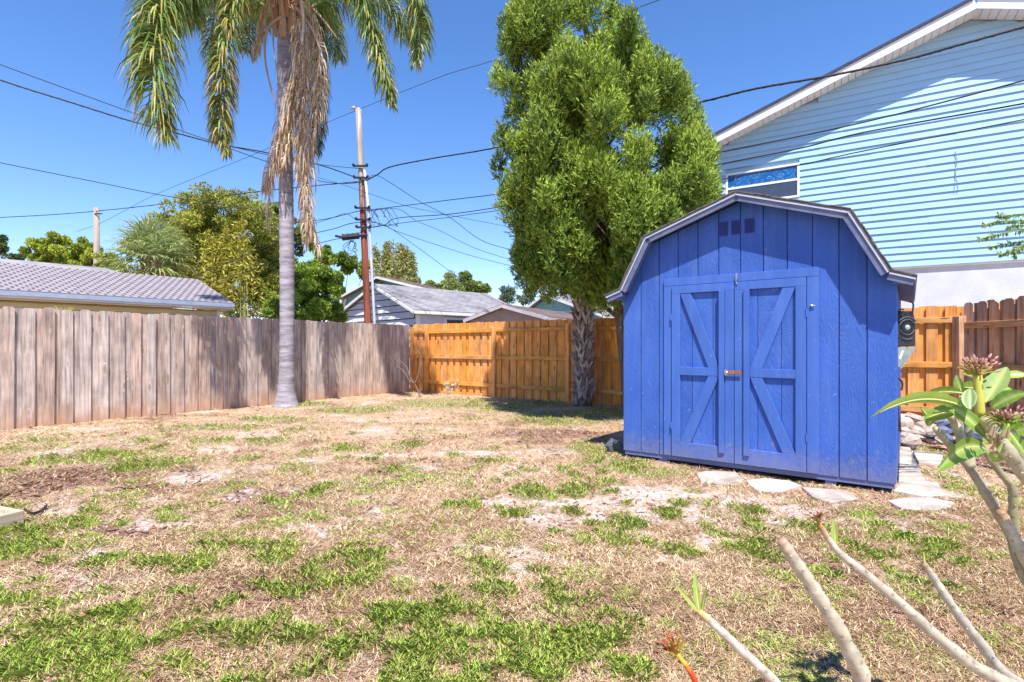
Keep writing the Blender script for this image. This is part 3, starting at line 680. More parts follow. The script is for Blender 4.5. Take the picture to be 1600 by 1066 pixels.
g1, gw = gable_house('white_garage', 'pale lavender-white clapboard garage with grey shingle roof behind the utility pole', (-7.37,22.65,0), (-3.32,18.3,0), 2.46, .558, 3.50, 5.2, garage_w, mt['greyroof'], .22, 9)
box('corner_board', mt['white'], g1, gw-.001, gw+.03, -.03, .14, 0, 2.42)
def side_window(root, x, y0, y1, z0, z1, glass):
    w = box('window', mt['white'], root, x+.001, x+.05, y0, y1, z0, z1); box('pane', glass, w, x+.051, x+.058, y0+.08, y1-.08, z0+.08, z1-.08); return w
dglass = M('dark_window_glass', (.05,.06,.09), (.03,.04,.06), 3, .12)
side_window(g1, gw, 1.2, 3.0, 1.1, 2.28, dglass)
mt['tanwall'] = M('mauve_brown_wall', (.40,.31,.28), (.34,.26,.24), 4, .9)
g2, _ = gable_house('brown_shed', 'small brown gabled outbuilding with low roof peeking over the orange fence', (-1.38,17.8,0), (1.04,16.5,0), 2.10, .47, 2.50, 5.0, mt['tanwall'], mt['brownroof'], .18, 0, M('lavender_rake', (.50,.49,.55), None, 4, .7))
mt['mint'] = M('mint_green_wall', (.42,.62,.54), (.36,.56,.50), 3, .85)
pl = W(806, 541, 26); pr = W(950, 541, 22); pl.z = pr.z = 0
g3, g3w = gable_house('mint_house', 'mint green gabled house with white rake boards behind the palm trunk', pl, pr, 2.45, .40, 3.55, 8, mt['mint'], mt['greyroof'], .35, 0)
m = MB(); xp = .40*g3w; m.prism([(xp-1.2,2.75),(xp+1.6,2.75),(xp+1.2,2.82),(xp-.9,2.82)], -.04, -.002); m.build('trim_band', mt['white'], g3)
mt['teal'] = M('teal_wall', (.20,.38,.40), (.15,.30,.33), 3, .8)
pl = W(536, 541, 30); pr = W(668, 541, 25); pl.z = pr.z = 0
g4, g4w = gable_house('teal_house', 'teal house with brownish roof half hidden behind the pole and trees', pl, pr, 3.9, .5, 4.75, .5, mt['teal'], mt['brownroof'], .3, 0)
m = MB(); m.tube([(.5,-.12,3.9),(.35,-.12,3.6),(.0,-.12,3.1),(.0,-.12,.2)], .05, 6); m.build('downspout', mt['white'], g4)
w = box('window', mt['white'], g4, .9, 1.9, -.05, -.001, 2.6, 3.7); box('pane', dglass, w, .98, 1.82, -.056, -.0505, 2.68, 3.62)

# ------------------------------------------------------------------ poles and cables
pole_m = M('grey_pole_wood', (.40,.33,.27), (.26,.21,.17), 10, .9, stretch=(1,1,.08), bump=.6)
def pole_mat():
    m, n, l, p = newmat('creosote_pole_wood'); p.inputs['Roughness'].default_value = .9
    tc = n.new('ShaderNodeTexCoord'); mp = n.new('ShaderNodeMapping'); mp.inputs['Scale'].default_value = (1,1,.06); l.new(tc.outputs['Object'], mp.inputs[0])
    no = n.new('ShaderNodeTexNoise'); no.inputs['Scale'].default_value = 14; no.inputs['Detail'].default_value = 7; l.new(mp.outputs[0], no.inputs[0])
    r1 = n.new('ShaderNodeValToRGB'); r1.color_ramp.elements[0].color = (.10,.025,.014,1); r1.color_ramp.elements[1].color = (.38,.10,.055,1); r1.color_ramp.elements[0].position=.35; r1.color_ramp.elements[1].position=.65
    r2 = n.new('ShaderNodeValToRGB'); r2.color_ramp.elements[0].color = (.22,.18,.15,1); r2.color_ramp.elements[1].color = (.46,.40,.34,1); r2.color_ramp.elements[0].position=.35; r2.color_ramp.elements[1].position=.65
    l.new(no.outputs['Fac'], r1.inputs[0]); l.new(no.outputs['Fac'], r2.inputs[0])
    sx = n.new('ShaderNodeSeparateXYZ'); l.new(tc.outputs['Object'], sx.inputs[0])
    ad = n.new('ShaderNodeMath'); ad.operation='MULTIPLY_ADD'; ad.inputs[1].default_value=3.0; l.new(no.outputs['Fac'], ad.inputs[0]); l.new(sx.outputs['Z'], ad.inputs[2])
    mr = n.new('ShaderNodeMapRange'); mr.inputs['From Min'].default_value=7.3; mr.inputs['From Max'].default_value=8.4; l.new(ad.outputs[0], mr.inputs[0])
    mx = n.new('ShaderNodeMixRGB'); l.new(mr.outputs[0], mx.inputs[0]); l.new(r1.outputs[0], mx.inputs[1]); l.new(r2.outputs[0], mx.inputs[2]); l.new(mx.outputs[0], p.inputs['Base Color'])
    return m
PY = 18.0
up = thing('utility_pole', 'tall leaning wooden utility pole, grey above and reddish below, with white conduit', 'utility pole', W(579, 541, PY)*1 - Vector((0,0,H)))
def loc(v, root): return Vector(v) - root.location
m = MB(); t = loc(W(560, 170, PY), up); bs = Vector((0,0,0)); m.tube([bs+(t-bs)*k/8 for k in range(9)], [.125-.03*k/8 for k in range(9)], 12); m.build('pole', pole_mat(), up, smooth=True)
m = MB(); m.tube([loc(W(586.5, 560, PY-.08), up), loc(W(585, 500, PY-.1), up), loc(W(576, 330, PY-.1), up), loc(W(569.5, 265, PY-.1), up)], .045, 8); m.build('conduit', M('pale_conduit', (.60,.62,.70), (.48,.50,.60), 3, .5), up, smooth=True)
m = MB(); c = loc(W(552, 169, PY), up); m.tube([t+Vector((0,0,-.1)), c], .03, 6); m.ball(c, (.12,.08,.07)); m.build('lamp_head', mt['metal'], up)
for py_ in (262, 280, 327, 345, 357):
    m = MB(); c = loc(W(560+(py_-170)*.052, py_, PY), up); m.bar(c+Vector((-.24,-.16,0)), c+Vector((.26,-.16,0)), .05, .06); m.ball(c+Vector((-.22,-.2,.03)), .05); m.ball(c+Vector((.24,-.2,.03)), .05); m.build('cable_clamp', mt['black'], up)
sp = thing('splice_case', 'dark ribbed cable splice case hanging left of the pole', 'splice case', W(548, 371, PY-.2), .2)
m = MB()
m.tube([(-.29,0,-.02),(-.27,0,-.02),(.27,0,.06),(.29,0,.06)],[.07,.105,.105,.07],10)
for k in range(7): m.tube([(-.28+k*.08, 0, -.015+k*.012), (-.22+k*.08, 0, -.005+k*.012)], .115 if k % 2 == 0 else .10, 10)
m.build('case', mt['black'], sp)
m = MB(); m.tube([(-.5,0,.03), (-.28,0,-.01)], .04, 6); m.tube([(.27,0,.06), (.55,0,.10)], .04, 6); m.build('end_fitting', mt['black'], sp)
for k in range(4):
    r0 = .18+.05*k; m = MB(); m.tube([Vector((random.uniform(-.1,.1)+r0*math.cos(a)*.55, random.uniform(-.01,.01), -.28-.06*k+r0*math.sin(a))) for a in np.linspace(0, 2*math.pi, 16)], .009, 5); m.build('slack_loop', mt['cable'], sp)
co = thing('wire_coil', 'tangled loops of slack wire hanging right of the pole', 'wire coil', W(604, 335, PY-.2))
for k in range(6):
    cx_ = random.uniform(-.55,.45); m = MB(); a0 = random.uniform(0, 3)
    m.tube([Vector((cx_+.20*math.cos(a+a0)*(1+.3*math.sin(2*a)), .02*k, -.10+random.uniform(-.01,.01)+.30*math.sin(a))) for a in np.linspace(0, 5.6, 18)], .009, 5); m.build('wire_loop', mt['cable'], co)
p2 = thing('utility_pole', 'short grey pole rising behind the roof of the beige house', 'utility pole', W(151, 541, 24) - Vector((0,0,H)))
m = MB(); m.tube([(0,0,0), (0,0,H+216/F*24*1.0)], [.14,.11], 10); m.build('pole', pole_m, p2, smooth=True)
m = MB(); m.box(.0, .35, -.13, -.11, H+5.95, H+6.0); m.build('pole_hook', mt['black'], p2)

def cable(label, pts, r=.014, n=5, cat='cable', mat=None, twist=0):
    P = catmull([W(*q) for q in pts], 6)
    m = MB(); m.tube(P, r, n)
    if twist:
        Q = []
        PP = catmull([W(*q) for q in pts], 40)
        for i, v in enumerate(PP): Q.append(v + Vector((math.cos(i*.7)*r*.8, 0, math.sin(i*.7)*r*.8)))
        m.tube(Q, r*.5, 4)
    o = m.build('utility_cable', mat or mt['cable'], None, smooth=True); return tag(o, label, cat, 'overhead cables')
cable('upper of the two cables entering at the top left, running down to the pole', [(-60,78,13),(0,101,13.2),(210,177.5,14.8),(326,219,15.8),(413,241,16.7),(490,256,17.3),(567,264,17.9)], .011)
cable('thick lower cable from the left edge under the upper one, crossing the palm fronds', [(-60,97,12.5),(0,125,12.8),(110,160,13.5),(203,189,14.2),(281,209.5,14.9),(345,226,15.5),(413,238,16.3),(500,258,17.2),(568,282,17.9)], .018, twist=1)
cable('drop cable branching below the thick left cable and passing the palm trunk', [(338,224.5,15.5),(400,247,15.9),(460,267,16.6),(500,283,17.2),(540,287,17.6),(569,284,17.9)], .012)
cable('middle cable from the left edge dropping gently toward the big tree', [(-60,242,17),(0,254.5,17),(150,284.5,17.3),(263,307,17.5),(375,324,17.7),(480,345,17.9),(570,328,17.9)], .013)
cable('low cable from the left edge across the short grey pole toward the tall pole', [(-60,344,23),(0,340,23.5),(75,336,23.8),(151,330,23.9),(263,318,22.5),(375,303,20.8),(435,296,19.6),(570,283,17.9)], .016, twist=1)
cable('thin wire from the top of the tall pole down left to the short pole', [(559,172,PY),(520,188,18.6),(386,246,20.5),(313,275,21.6),(237,307,22.9),(165,345,23.8),(120,362,24.5)], .008)
cable('thin wire from the top of the tall pole up right past the conifer', [(559,172,PY),(620,147,16.5),(700,116,15),(770,95,14),(900,48,12.4),(1030,0,11.2),(1120,-35,10.5)], .008)
cable('black cable from the pole rising right to the conifer and over the big roof', [(571,283,PY-.1),(589,273.5,17.7),(610,261,17.2),(680,247,16.2),(766,232.7,14.8),(900,203,12.8),(1085,162,10.6),(1180,139,9.8),(1300,118,9.1),(1420,92,8.6),(1500,70,8.2),(1600,42,7.8),(1660,24,7.6)], .020, twist=1)
cable('cable from the pole to the conifer at the height of the house window', [(571,329,PY-.1),(620,323,17.2),(700,313,16),(787,302,14.7),(950,275,12.5),(1115,240,10.4),(1260,211,9.3),(1400,179,8.5),(1600,126,7.6),(1680,103,7.3)], .013)
cable('cable from the pole crossing the siding below the topmost siding wire', [(571,357,PY-.1),(600,352,17.5),(621,341,17.2),(700,335,16),(772,325,15),(950,295,12.5),(1110,260,10.4),(1250,232,9.4),(1350,207,8.8),(1600,162,7.7),(1680,146,7.4)], .013)
cable('lowest of the three thin cables crossing the blue siding', [(571,357,PY-.12),(640,347,17),(700,340,16.1),(768,330.6,15),(950,308,12.5),(1130,280,10.3),(1250,258,9.5),(1350,236,8.9),(1600,187,7.8),(1680,170,7.5)], .010)
cable('drop wire sagging from the pole steeply down behind the conifer', [(573,282,PY-.1),(591,275,18),(654,314,18.4),(703,340,18.8),(752,375.5,19.3),(806,392,19.8),(900,412,20.6)], .011)
cable('thin wire passing the pole from upper left down to the conifer', [(491,276,17.2),(530,287,17.6),(578,303,17.9),(632,321,18.3),(681,332,18.6),(771,350,19.2),(860,366,20)], .008)
cable('drop wire from the coil sagging to the roof of the mint house', [(575,330,PY-.1),(621,326.5,18),(650,345,18.4),(687,360.5,18.8),(740,387,19.4),(801,407,20),(880,430,21)], .009)
cable('lower sagging drop wire from the pole to the conifer base', [(573,344,PY-.1),(600,352,18.1),(624,363,18.4),(714,393,19),(760,406,19.5),(810,417.7,20),(880,430,20.8)], .009)
cable('steep drop wire from the pole down toward the grey garage roof', [(573,346,PY-.1),(605,354,18.2),(650,385,18.8),(703,424,19.6),(745,455,20.4),(790,476,21.6)], .009)
cable('wire from the pole to the left just above the splice case', [(572,346,PY-.1),(545,350,17.8),(520,358,17.6),(460,372,17.2),(400,392,17.4),(320,425,18),(280,440,18.4)], .013)
cable('short cable from the splice case to the left into the tree', [(565,362,PY-.1),(548,370,17.8),(515,376,17.6),(460,392,17.8),(400,420,18.2),(330,440,18.8)], .012)
cable('kinked wire between the palm and the pole above the splice case', [(572,343,PY-.1),(556,343,17.8),(540,334,17.6),(515,342,17.5),(470,355,17.3),(430,362,17.3)], .009)

# ------------------------------------------------------------------ foliage generators
def leaf_quads(c, d, L, w, side=None):
    """c (N,3) base, d (N,3) unit direction, L,w (N,) -> rhombus leaves"""
    N = len(c)
    if side is None: side = nrm(np.cross(d, nrm(rng.normal(size=(N,3)))))
    L = np.broadcast_to(L, (N,))[:, None]; w = np.broadcast_to(w, (N,))[:, None]
    return np.stack([c, c+d*L*.45+side*w*.5, c+d*L, c+d*L*.45-side*w*.5], 1)
def clump_points(cen, rad, n, shell=.45):
    """n points per ellipsoid clump, denser near its skin"""
    cen = np.asarray(cen); rad = np.asarray(rad); K = len(cen)
    idx = rng.choice(K, n, p=(rad.mean(1)**2)/(rad.mean(1)**2).sum())
    u = nrm(rng.normal(size=(n,3))); r = (1-shell*rng.random(n)**1.4)[:, None]
    return cen[idx]+u*rad[idx]*r, u, idx
def facing(d, nvec):
    s_ = np.cross(d, nvec); return nrm(s_)
def mixc(a, b, t): t = np.asarray(t)[:, None]; return np.array(a)*(1-t)+np.array(b)*t
def tree_crown(parent, cen, rad, n, L, w, ca, cb, cc=None, name='crown', upb=.3, mat=None, outw=.8):
    P, u, idx = clump_points(cen, rad, n)
    d = nrm(u*outw + rng.normal(size=u.shape)*.6 + np.array([0,0,upb]))
    nv = nrm(u*.6+np.array([0,-.35,.55])+rng.normal(size=u.shape)*.55); V = leaf_quads(P, d, L*(.7+.6*rng.random(n)), w*(.7+.6*rng.random(n)), facing(d, nv))
    tone = rng.random(len(cen)); t = np.clip(tone[idx]*.6 + rng.random(n)*.5, 0, 1); Cc = mixc(ca, cb, t)
    if cc is not None:
        k = rng.random(n) < .12; Cc[k] = np.array(cc)*(.8+.4*rng.random(k.sum()))[:, None]
    o = quads_np(name, V, mat or mt['leaf'], Cc, parent=parent); return o
def limbs(parent, base, tips, r0=.1, mat=None, name='limb', wob=.08):
    for t in tips:
        base_v = Vector(base); tv = Vector(t); mid = (base_v+tv)/2 + Vector((random.uniform(-wob,wob), random.uniform(-wob,wob), random.uniform(0,wob)))
        m = MB(); P = catmull([base_v, mid, tv], 4); m.tube(P, [r0*(1-.8*i/(len(P)-1)) for i in range(len(P))], 6); m.build(name, mat or mt['bark'], parent, smooth=True)

# ---- big conifer (cedar) in the yard
CY0 = 9.4
ced = thing('conifer_tree', 'tall dense green conifer with leaning trunk beside the blue shed', 'tree', (2.12, CY0, 0))
O = np.array(ced.location)
profile = [(-70,850,865),(-40,825,885),(0,802,905),(40,790,925),(70,786,945),(100,784,975),(140,780,1025),(180,788,1055),(220,784,1080),(260,786,1090),(300,794,1092),(340,800,1088),(380,806,1075),(410,812,1050),(440,826,1015),(462,855,990)]
pys = [q[0] for q in profile]
cen = []; rad = []
for _ in range(370):
    py = random.choice([random.uniform(-65, 455), random.uniform(60, 430), random.uniform(290, 455)])
    x0 = np.interp(py, pys, [q[1] for q in profile]); x1 = np.interp(py, pys, [q[2] for q in profile])
    hw = (x1-x0)/2/F*CY0; xc = ((x0+x1)/2-CX)/F*CY0; z = H-(py-CY)/F*CY0
    r = random.choice([random.uniform(.10,.17), random.uniform(.18, .33)])*(1 if hw > .8 else .75)
    a = random.uniform(0, 2*math.pi); q = random.choice([random.uniform(.85, 1.12), random.uniform(.85, 1.12), random.uniform(.3,.9)])
    rr_ = max(.05, hw-r*.7)*q
    cen.append((xc+rr_*math.cos(a)-O[0], rr_*math.sin(a)*1.1-.4, z)); rad.append((r, r, r*random.uniform(1.2,1.9)))
# ragged feathery tips standing out of the outline
for (px, py) in [(955,20),(962,35),(1010,95),(1035,108),(975,75),(1068,150),(1085,180),(800,30),(790,70),(780,120),(782,215),(800,175),(778,260),(790,300),(1098,225),(1100,285),(1090,330),(812,430),(830,448),(860,455),(900,20),(1035,425),(1000,440),(985,450),(945,458),(820,395),(905,-30),(1050,130),(1075,400),(1010,395),(1030,370),(1045,395),(1000,415),(1020,345),(990,380),(1060,360),(1040,330)]:
    v = W(px, py, CY0+random.uniform(-.5,.5)); cen.append((v.x-O[0], v.y-O[1], v.z)); rad.append((.12,.12,.30))
cen = np.array(cen); rad = np.array(rad)
n = 112000
P, u, idx = clump_points(cen, rad, n, .75)
d0 = nrm(u*.55 + np.array([0,0,.95]) + rng.normal(size=u.shape)*.35)
tone = rng.random(len(cen)); t = np.clip(.35*tone[idx]+.35*rng.random(n)+.45*(np.linalg.norm((P-cen[idx])/rad[idx], axis=1)-.45)+.12*u[:, 2], 0, 1)  # shade painted in: darker clump cores and undersides; paler tips are new growth
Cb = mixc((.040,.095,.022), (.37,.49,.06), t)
VV = []; CC = []
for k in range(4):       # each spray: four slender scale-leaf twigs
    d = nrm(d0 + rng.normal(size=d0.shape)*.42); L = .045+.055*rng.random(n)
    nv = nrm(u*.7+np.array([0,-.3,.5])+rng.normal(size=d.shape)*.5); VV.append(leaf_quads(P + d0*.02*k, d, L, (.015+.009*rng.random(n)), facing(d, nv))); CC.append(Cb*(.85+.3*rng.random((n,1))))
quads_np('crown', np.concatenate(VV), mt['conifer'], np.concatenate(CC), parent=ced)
m = MB(); Pt = catmull([(0,0,-.05), (-.12,0,1.0), (-.25,.0,2.1), (-.42,.0,3.6), (-.62,0,5.2), (-.8,0,6.8), (-.85,0,7.9)], 6)
m.tube(Pt, [.105*(1-.85*i/(len(Pt)-1))+.01 for i in range(len(Pt))], 9); m.build('trunk', mt['bark'], ced, smooth=True)
big = sorted(range(370), key=lambda i: -rad[i][0])[:46]
for i in big:
    c = Vector(cen[i]); zb = max(1.7, c.z-.9); tb = min(Pt, key=lambda q: abs(q.z-zb))
    limbs(ced, tb, [c], .03)

# ---- queen palm
PB_ = G(447, 634); PBY = PB_.y
palm = thing('queen_palm', 'tall palm with ringed grey trunk and hanging dead fronds in front of the left fence', 'palm tree', (PB_.x, PB_.y, 0))
pm, n_, l_, p_ = newmat('ringed_palm_trunk'); p_.inputs['Roughness'].default_value = .85
tc = n_.new('ShaderNodeTexCoord'); wv = n_.new('ShaderNodeTexNoise'); wv.inputs['Scale'].default_value = 1.0; wv.inputs['Detail'].default_value = 7; wv.inputs['Roughness'].default_value=.7
mp = n_.new('ShaderNodeMapping'); mp.inputs['Scale'].default_value = (2.5,2.5,14); l_.new(tc.outputs['Object'], mp.inputs[0]); l_.new(mp.outputs[0], wv.inputs[0])
rr = n_.new('ShaderNodeValToRGB'); rr.color_ramp.elements[0].position=.33; rr.color_ramp.elements[0].color=(.15,.135,.16,1); rr.color_ramp.elements[1].position=.64; rr.color_ramp.elements[1].color=(.42,.38,.42,1)
l_.new(wv.outputs['Fac'], rr.inputs[0]); l_.new(rr.outputs[0], p_.inputs['Base Color'])
bb_ = n_.new('ShaderNodeBump'); bb_.inputs['Strength'].default_value=.6; bb_.inputs['Distance'].default_value=.02; l_.new(wv.outputs['Fac'], bb_.inputs['Height']); l_.new(bb_.outputs[0], p_.inputs['Normal'])
TOPZ = H-(28-CY)/F*PBY
m = MB(); pts = []; rads = []; nr_ = 150
for i in range(nr_+1):
    z = TOPZ*i/nr_; base = .140+.11*math.exp(-z/.16)+.04*math.exp(-z/.6)
    if z > 4: base += .004*(z-4)
    rads.append(base + (.006 if i % 4 == 0 else 0)); pts.append((.02*math.sin(z*.7), 0, z-.03))
m.tube(pts, rads, 18); m.build('trunk', pm, palm, smooth=True)
GPa, GPb, GY = (.07,.14,.035), (.25,.35,.085), (.52,.42,.11)
def frond(px_pts, name='frond', Lmax=.72, n=95, green=(GPa, GPb), tip=GY, droop=1.05, dead=False, tipmix=.25, spread=1.0, w=.026, rr0=.022):
    """px_pts: spine seen at (px,py,Y). Leaflets both sides, in three bending pieces each"""
    P = catmull([W(*q) for q in px_pts], 14); P = [Vector(v)-palm.location for v in P]
    m = MB(); rc = (.24,.24,.09) if not dead else (.40,.27,.17)
    m.tube(P, [rr0*(1-.85*i/(len(P)-1))+.003 for i in range(len(P))], 5, rc)
    sp_ = m.build('frond_spine' if False else name, mt['vcol'], palm, smooth=True)
    Pa = np.array([tuple(v) for v in P]); seg = np.linalg.norm(np.diff(Pa, axis=0), axis=1); cum = np.concatenate([[0], np.cumsum(seg)]); tot = cum[-1]
    n = int(n*(3.6 if not dead else 1.3)); tt = np.linspace(.22 if not dead else .18, .995, n); tt = np.repeat(tt, 2); side = np.tile([-1, 1], n)
    tt = tt + rng.normal(size=tt.shape)*.003; tt = np.clip(tt, .15, 1)
    base = np.stack([np.interp(tt*tot, cum, Pa[:, k]) for k in range(3)], 1)
    fw = nrm(np.stack([np.interp(np.clip(tt*tot+.05, 0, tot), cum, Pa[:, k])-np.interp(np.clip(tt*tot-.05, 0, tot), cum, Pa[:, k]) for k in range(3)], 1))
    up_ = np.array([0,0,1.0]); lat = np.cross(fw, up_); ln = np.linalg.norm(lat, axis=1, keepdims=True)
    lat = np.where(ln > .15, lat/np.maximum(ln, 1e-6), nrm(np.array([[1.0,.25,0]])) )
    th = rng.normal(size=len(tt))*(.75 if not dead else .9); nup = nrm(np.cross(fw, lat)); lat = lat*np.cos(th)[:, None]+nup*np.sin(th)[:, None]
    g = np.array([0,0,-1.0]); L = Lmax*1.22*(.35+.65*np.sin(np.pi*np.clip(tt*.92, 0, 1))**.6)*(.8+.35*rng.random(len(tt)))
    L = np.where(tt > .93, L*.7, L)
    d1 = nrm(lat*side[:, None]*spread + fw*.55 + rng.normal(size=fw.shape)*.16)
    a0 = base; segs = []; V = []; Cs = []
    wv_ = w*(.8+.4*rng.random(len(tt)))
    sd_ = nrm(np.cross(d1, rng.normal(size=d1.shape)*.5+fw))
    cur = a0; dcur = d1; cb = mixc(green[0], green[1], rng.random(len(tt)))
    tk = (rng.random(len(tt)) < tipmix*(.4+1.2*tt))
    widths = [.5, 1, .75, .02]
    for k in range(3):
        nxt = cur + dcur*L[:, None]/3
        V.append(np.stack([cur-sd_*(wv_*widths[k]/2)[:, None], cur+sd_*(wv_*widths[k]/2)[:, None], nxt+sd_*(wv_*widths[k+1]/2)[:, None], nxt-sd_*(wv_*widths[k+1]/2)[:, None]], 1))
        cc_ = cb.copy(); cc_[tk] = mixc(green[1], tip, np.full(tk.sum(), [.25,.6,.9][k])); Cs.append(cc_*(.9+.2*rng.random((len(tt),1))))
        cur = nxt; dcur = nrm(dcur + g*droop)
    quads_np('leaflets', np.concatenate(V), mt['palm'], np.concatenate(Cs), parent=sp_)['kind'] = 'stuff'
Y0 = PBY; hd = (447, 8, Y0)
frond([hd,(400,-60,10.6),(330,-95,9.4),(262,-20,8.5),(240,90,8.1),(248,165,8.1),(258,215,8.1)], n=150, Lmax=.66)
frond([hd,(410,-50,10.4),(330,-70,9.3),(275,-10,8.8),(236,50,8.5),(222,110,8.5)], n=110, Lmax=.6)
frond([hd,(415,-50,10.2),(378,-20,9.5),(352,60,9.1),(347,130,9.0),(345,195,9.0),(352,240,9.0)], n=150, Lmax=.42, tip=(.45,.26,.07), tipmix=.40, droop=1.0)
frond([hd,(430,-40,11.3),(380,-60,11.8),(345,-10,12.1),(330,60,12.2),(338,110,12.2)], n=90, Lmax=.5)
frond([hd,(480,-60,10.6),(530,-70,10.3),(560,-10,10.2),(588,75,10.1),(612,162,10.1)], n=130, Lmax=.46)
frond([hd,(480,-90,10.6),(550,-130,10.2),(610,-100,10.0),(645,-30,9.9),(656,50,9.9),(650,100,9.9)], n=130, Lmax=.5)
frond([hd,(500,-80,11.4),(560,-110,11.9),(610,-70,12.2),(640,-20,12.3),(665,60,12.4)], n=110, Lmax=.5)
frond([hd,(468,-25,11.5),(490,-5,11.9),(497,80,12.0),(498,160,12.0),(494,240,12.0)], n=130, Lmax=.40, green=((.04,.09,.03),(.12,.19,.05)), tipmix=.1, droop=1.2)
frond([hd,(440,-90,10.4),(380,-150,9.8),(300,-120,9.2),(290,-30,8.9),(300,30,8.8)], n=110, Lmax=.55)
for (a, e_, ln_) in [(-2.6,.9,2.9),(-1.9,1.1,2.6),(-1.2,1.0,2.7),(-.5,.9,2.8),(.6,1.0,2.8),(1.5,1.1,2.8),(2.3,1.0,2.9),(2.9,.8,2.8)]:
    c = Vector((PB_.x, PBY, TOPZ)); dx, dy = math.cos(a), math.sin(a)
    pp = []
    for t in (0, .25, .5, .75, 1):
        hh = 1.5*e_*math.sin(t*math.pi*.62)*(1) - .9*t*t*t; pp.append(c + Vector((dx*ln_*t**.85, dy*ln_*t**.85, hh)))
    frond([(CX+v.x/v.y*F, CY-(v.z-H)/v.y*F, v.y) for v in pp], n=90, Lmax=.6)
# dead fronds and flower stalks
TAN = ((.46,.34,.22),(.74,.60,.42)); TT = (.30,.17,.09)
for pts, ln_, nn_ in [
    ([hd,(465,-15,10.7),(487,30,10.65),(478,110,10.65),(470,190,10.65),(465,280,10.65)], .34, 120),
    ([hd,(470,-10,10.7),(496,60,10.65),(500,150,10.6),(486,230,10.6),(480,320,10.6),(500,395,10.6)], .42, 130),
    ([(465,60,10.7),(464,110,10.6),(452,170,10.6),(432,240,10.6),(412,298,10.6)], .42, 130),
    ([hd,(432,-5,10.7),(412,20,10.6),(404,60,10.6),(396,95,10.6)], .22, 60),
    ([hd,(460,20,11.1),(472,120,11.2),(476,220,11.2),(478,330,11.2)], .35, 90),
    ([hd,(470,10,10.6),(476,120,10.55),(474,220,10.55),(478,330,10.55),(478,385,10.55)], .36, 110),
    ([hd,(462,30,10.6),(462,130,10.6),(455,200,10.55),(438,275,10.55)], .30, 80)]:
    frond(pts, 'dead_frond', Lmax=ln_, n=nn_, green=TAN, tip=TT, droop=2.4, dead=True, spread=.55, w=.026)
frond([hd,(440,90,11.2),(435,200,11.3),(420,320,11.3),(420,360,11.3)], 'dead_frond', Lmax=.3, n=60, green=TAN, tip=TT, droop=2.4, dead=True, spread=.4, w=.015)
def stalk(pts, r0, r1, c, name='flower_stalk'):
    P = [v-palm.location for v in catmull([W(*q) for q in pts], 10)]; m = MB()
    m.tube(P, [r0+(r1-r0)*i/(len(P)-1) for i in range(len(P))], 6, c); m.build(name, mt['vcol'], palm, smooth=True)
stalk([(440,25,10.7),(418,45,10.6),(414,90,10.6),(424,140,10.6),(432,160,10.6)], .03, .014, (.42,.28,.20))
stalk([(462,10,10.6),(490,50,10.5),(500,90,10.5),(490,150,10.5),(484,190,10.5)], .028, .014, (.42,.30,.22))
stalk([(475,0,10.7),(500,25,10.6),(527,60,10.6)], .03, .012, (.38,.24,.15), 'spathe')
stalk([(468,-20,10.5),(474,30,10.4),(472,70,10.4)], .04, .02, (.52,.38,.28), 'spathe')
stalk([(434,30,10.8),(427,60,10.7),(432,110,10.7)], .022, .012, (.40,.27,.20))
for k in range(16):       # leaf bases wrapping the crown shaft
    a = k*2.4; z = TOPZ-.35+.05*k; m = MB(); c = Vector((.16*math.cos(a), .16*math.sin(a), z)); o_ = Vector((math.cos(a), math.sin(a), 0))
    m.tube([c-Vector((0,0,.25)), c+o_*.03, c+o_*.12+Vector((0,0,.35)), c+o_*.22+Vector((0,0,.6))], [.07,.08,.05,.02], 6, random.choice([(.40,.22,.12),(.46,.30,.18),(.30,.16,.09)])); m.build('leaf_base', mt['vcol'], palm)

# ---- fan palms
def boots(parent, h0, h1, r, nrow, nper, c1, c2, size=.16, base=(0,0)):
    me_ = []
    for q in range(3):
        m = MB(); s_ = size*random.uniform(.85,1.15); cc_ = [c1, c2, tuple((a+b)/2 for a, b in zip(c1, c2))][q]
        # split "Y" leaf base: two prongs
        m.tube([(0,0,0),(.02,-.0,s_*.6),(.05,-.25*s_,s_*1.15),(.09,-.42*s_,s_*1.5)], [.045,.040,.026,.012], 5, cc_)
        m.tube([(0,0,0),(.02,.0,s_*.6),(.05,.25*s_,s_*1.15),(.09,.42*s_,s_*1.5)], [.045,.040,.026,.012], 5, cc_)
        mm = m.mesh('leaf_boot'); mm.materials.append(mt['vcol']); me_.append(mm)
    for j in range(nrow):
        z = h0+(h1-h0)*j/nrow
        for i in range(nper):
            a = 2*math.pi*(i+.5*(j % 2))/nper + random.uniform(-.12,.12)
            o_ = linkmesh('leaf_boot', random.choice(me_), parent, (base[0]+r*math.cos(a), base[1]+r*math.sin(a), z+random.uniform(-.03,.03)), (random.uniform(-.25,.25), random.uniform(-.1,.1), a), (random.uniform(.8,1.2),)*3)
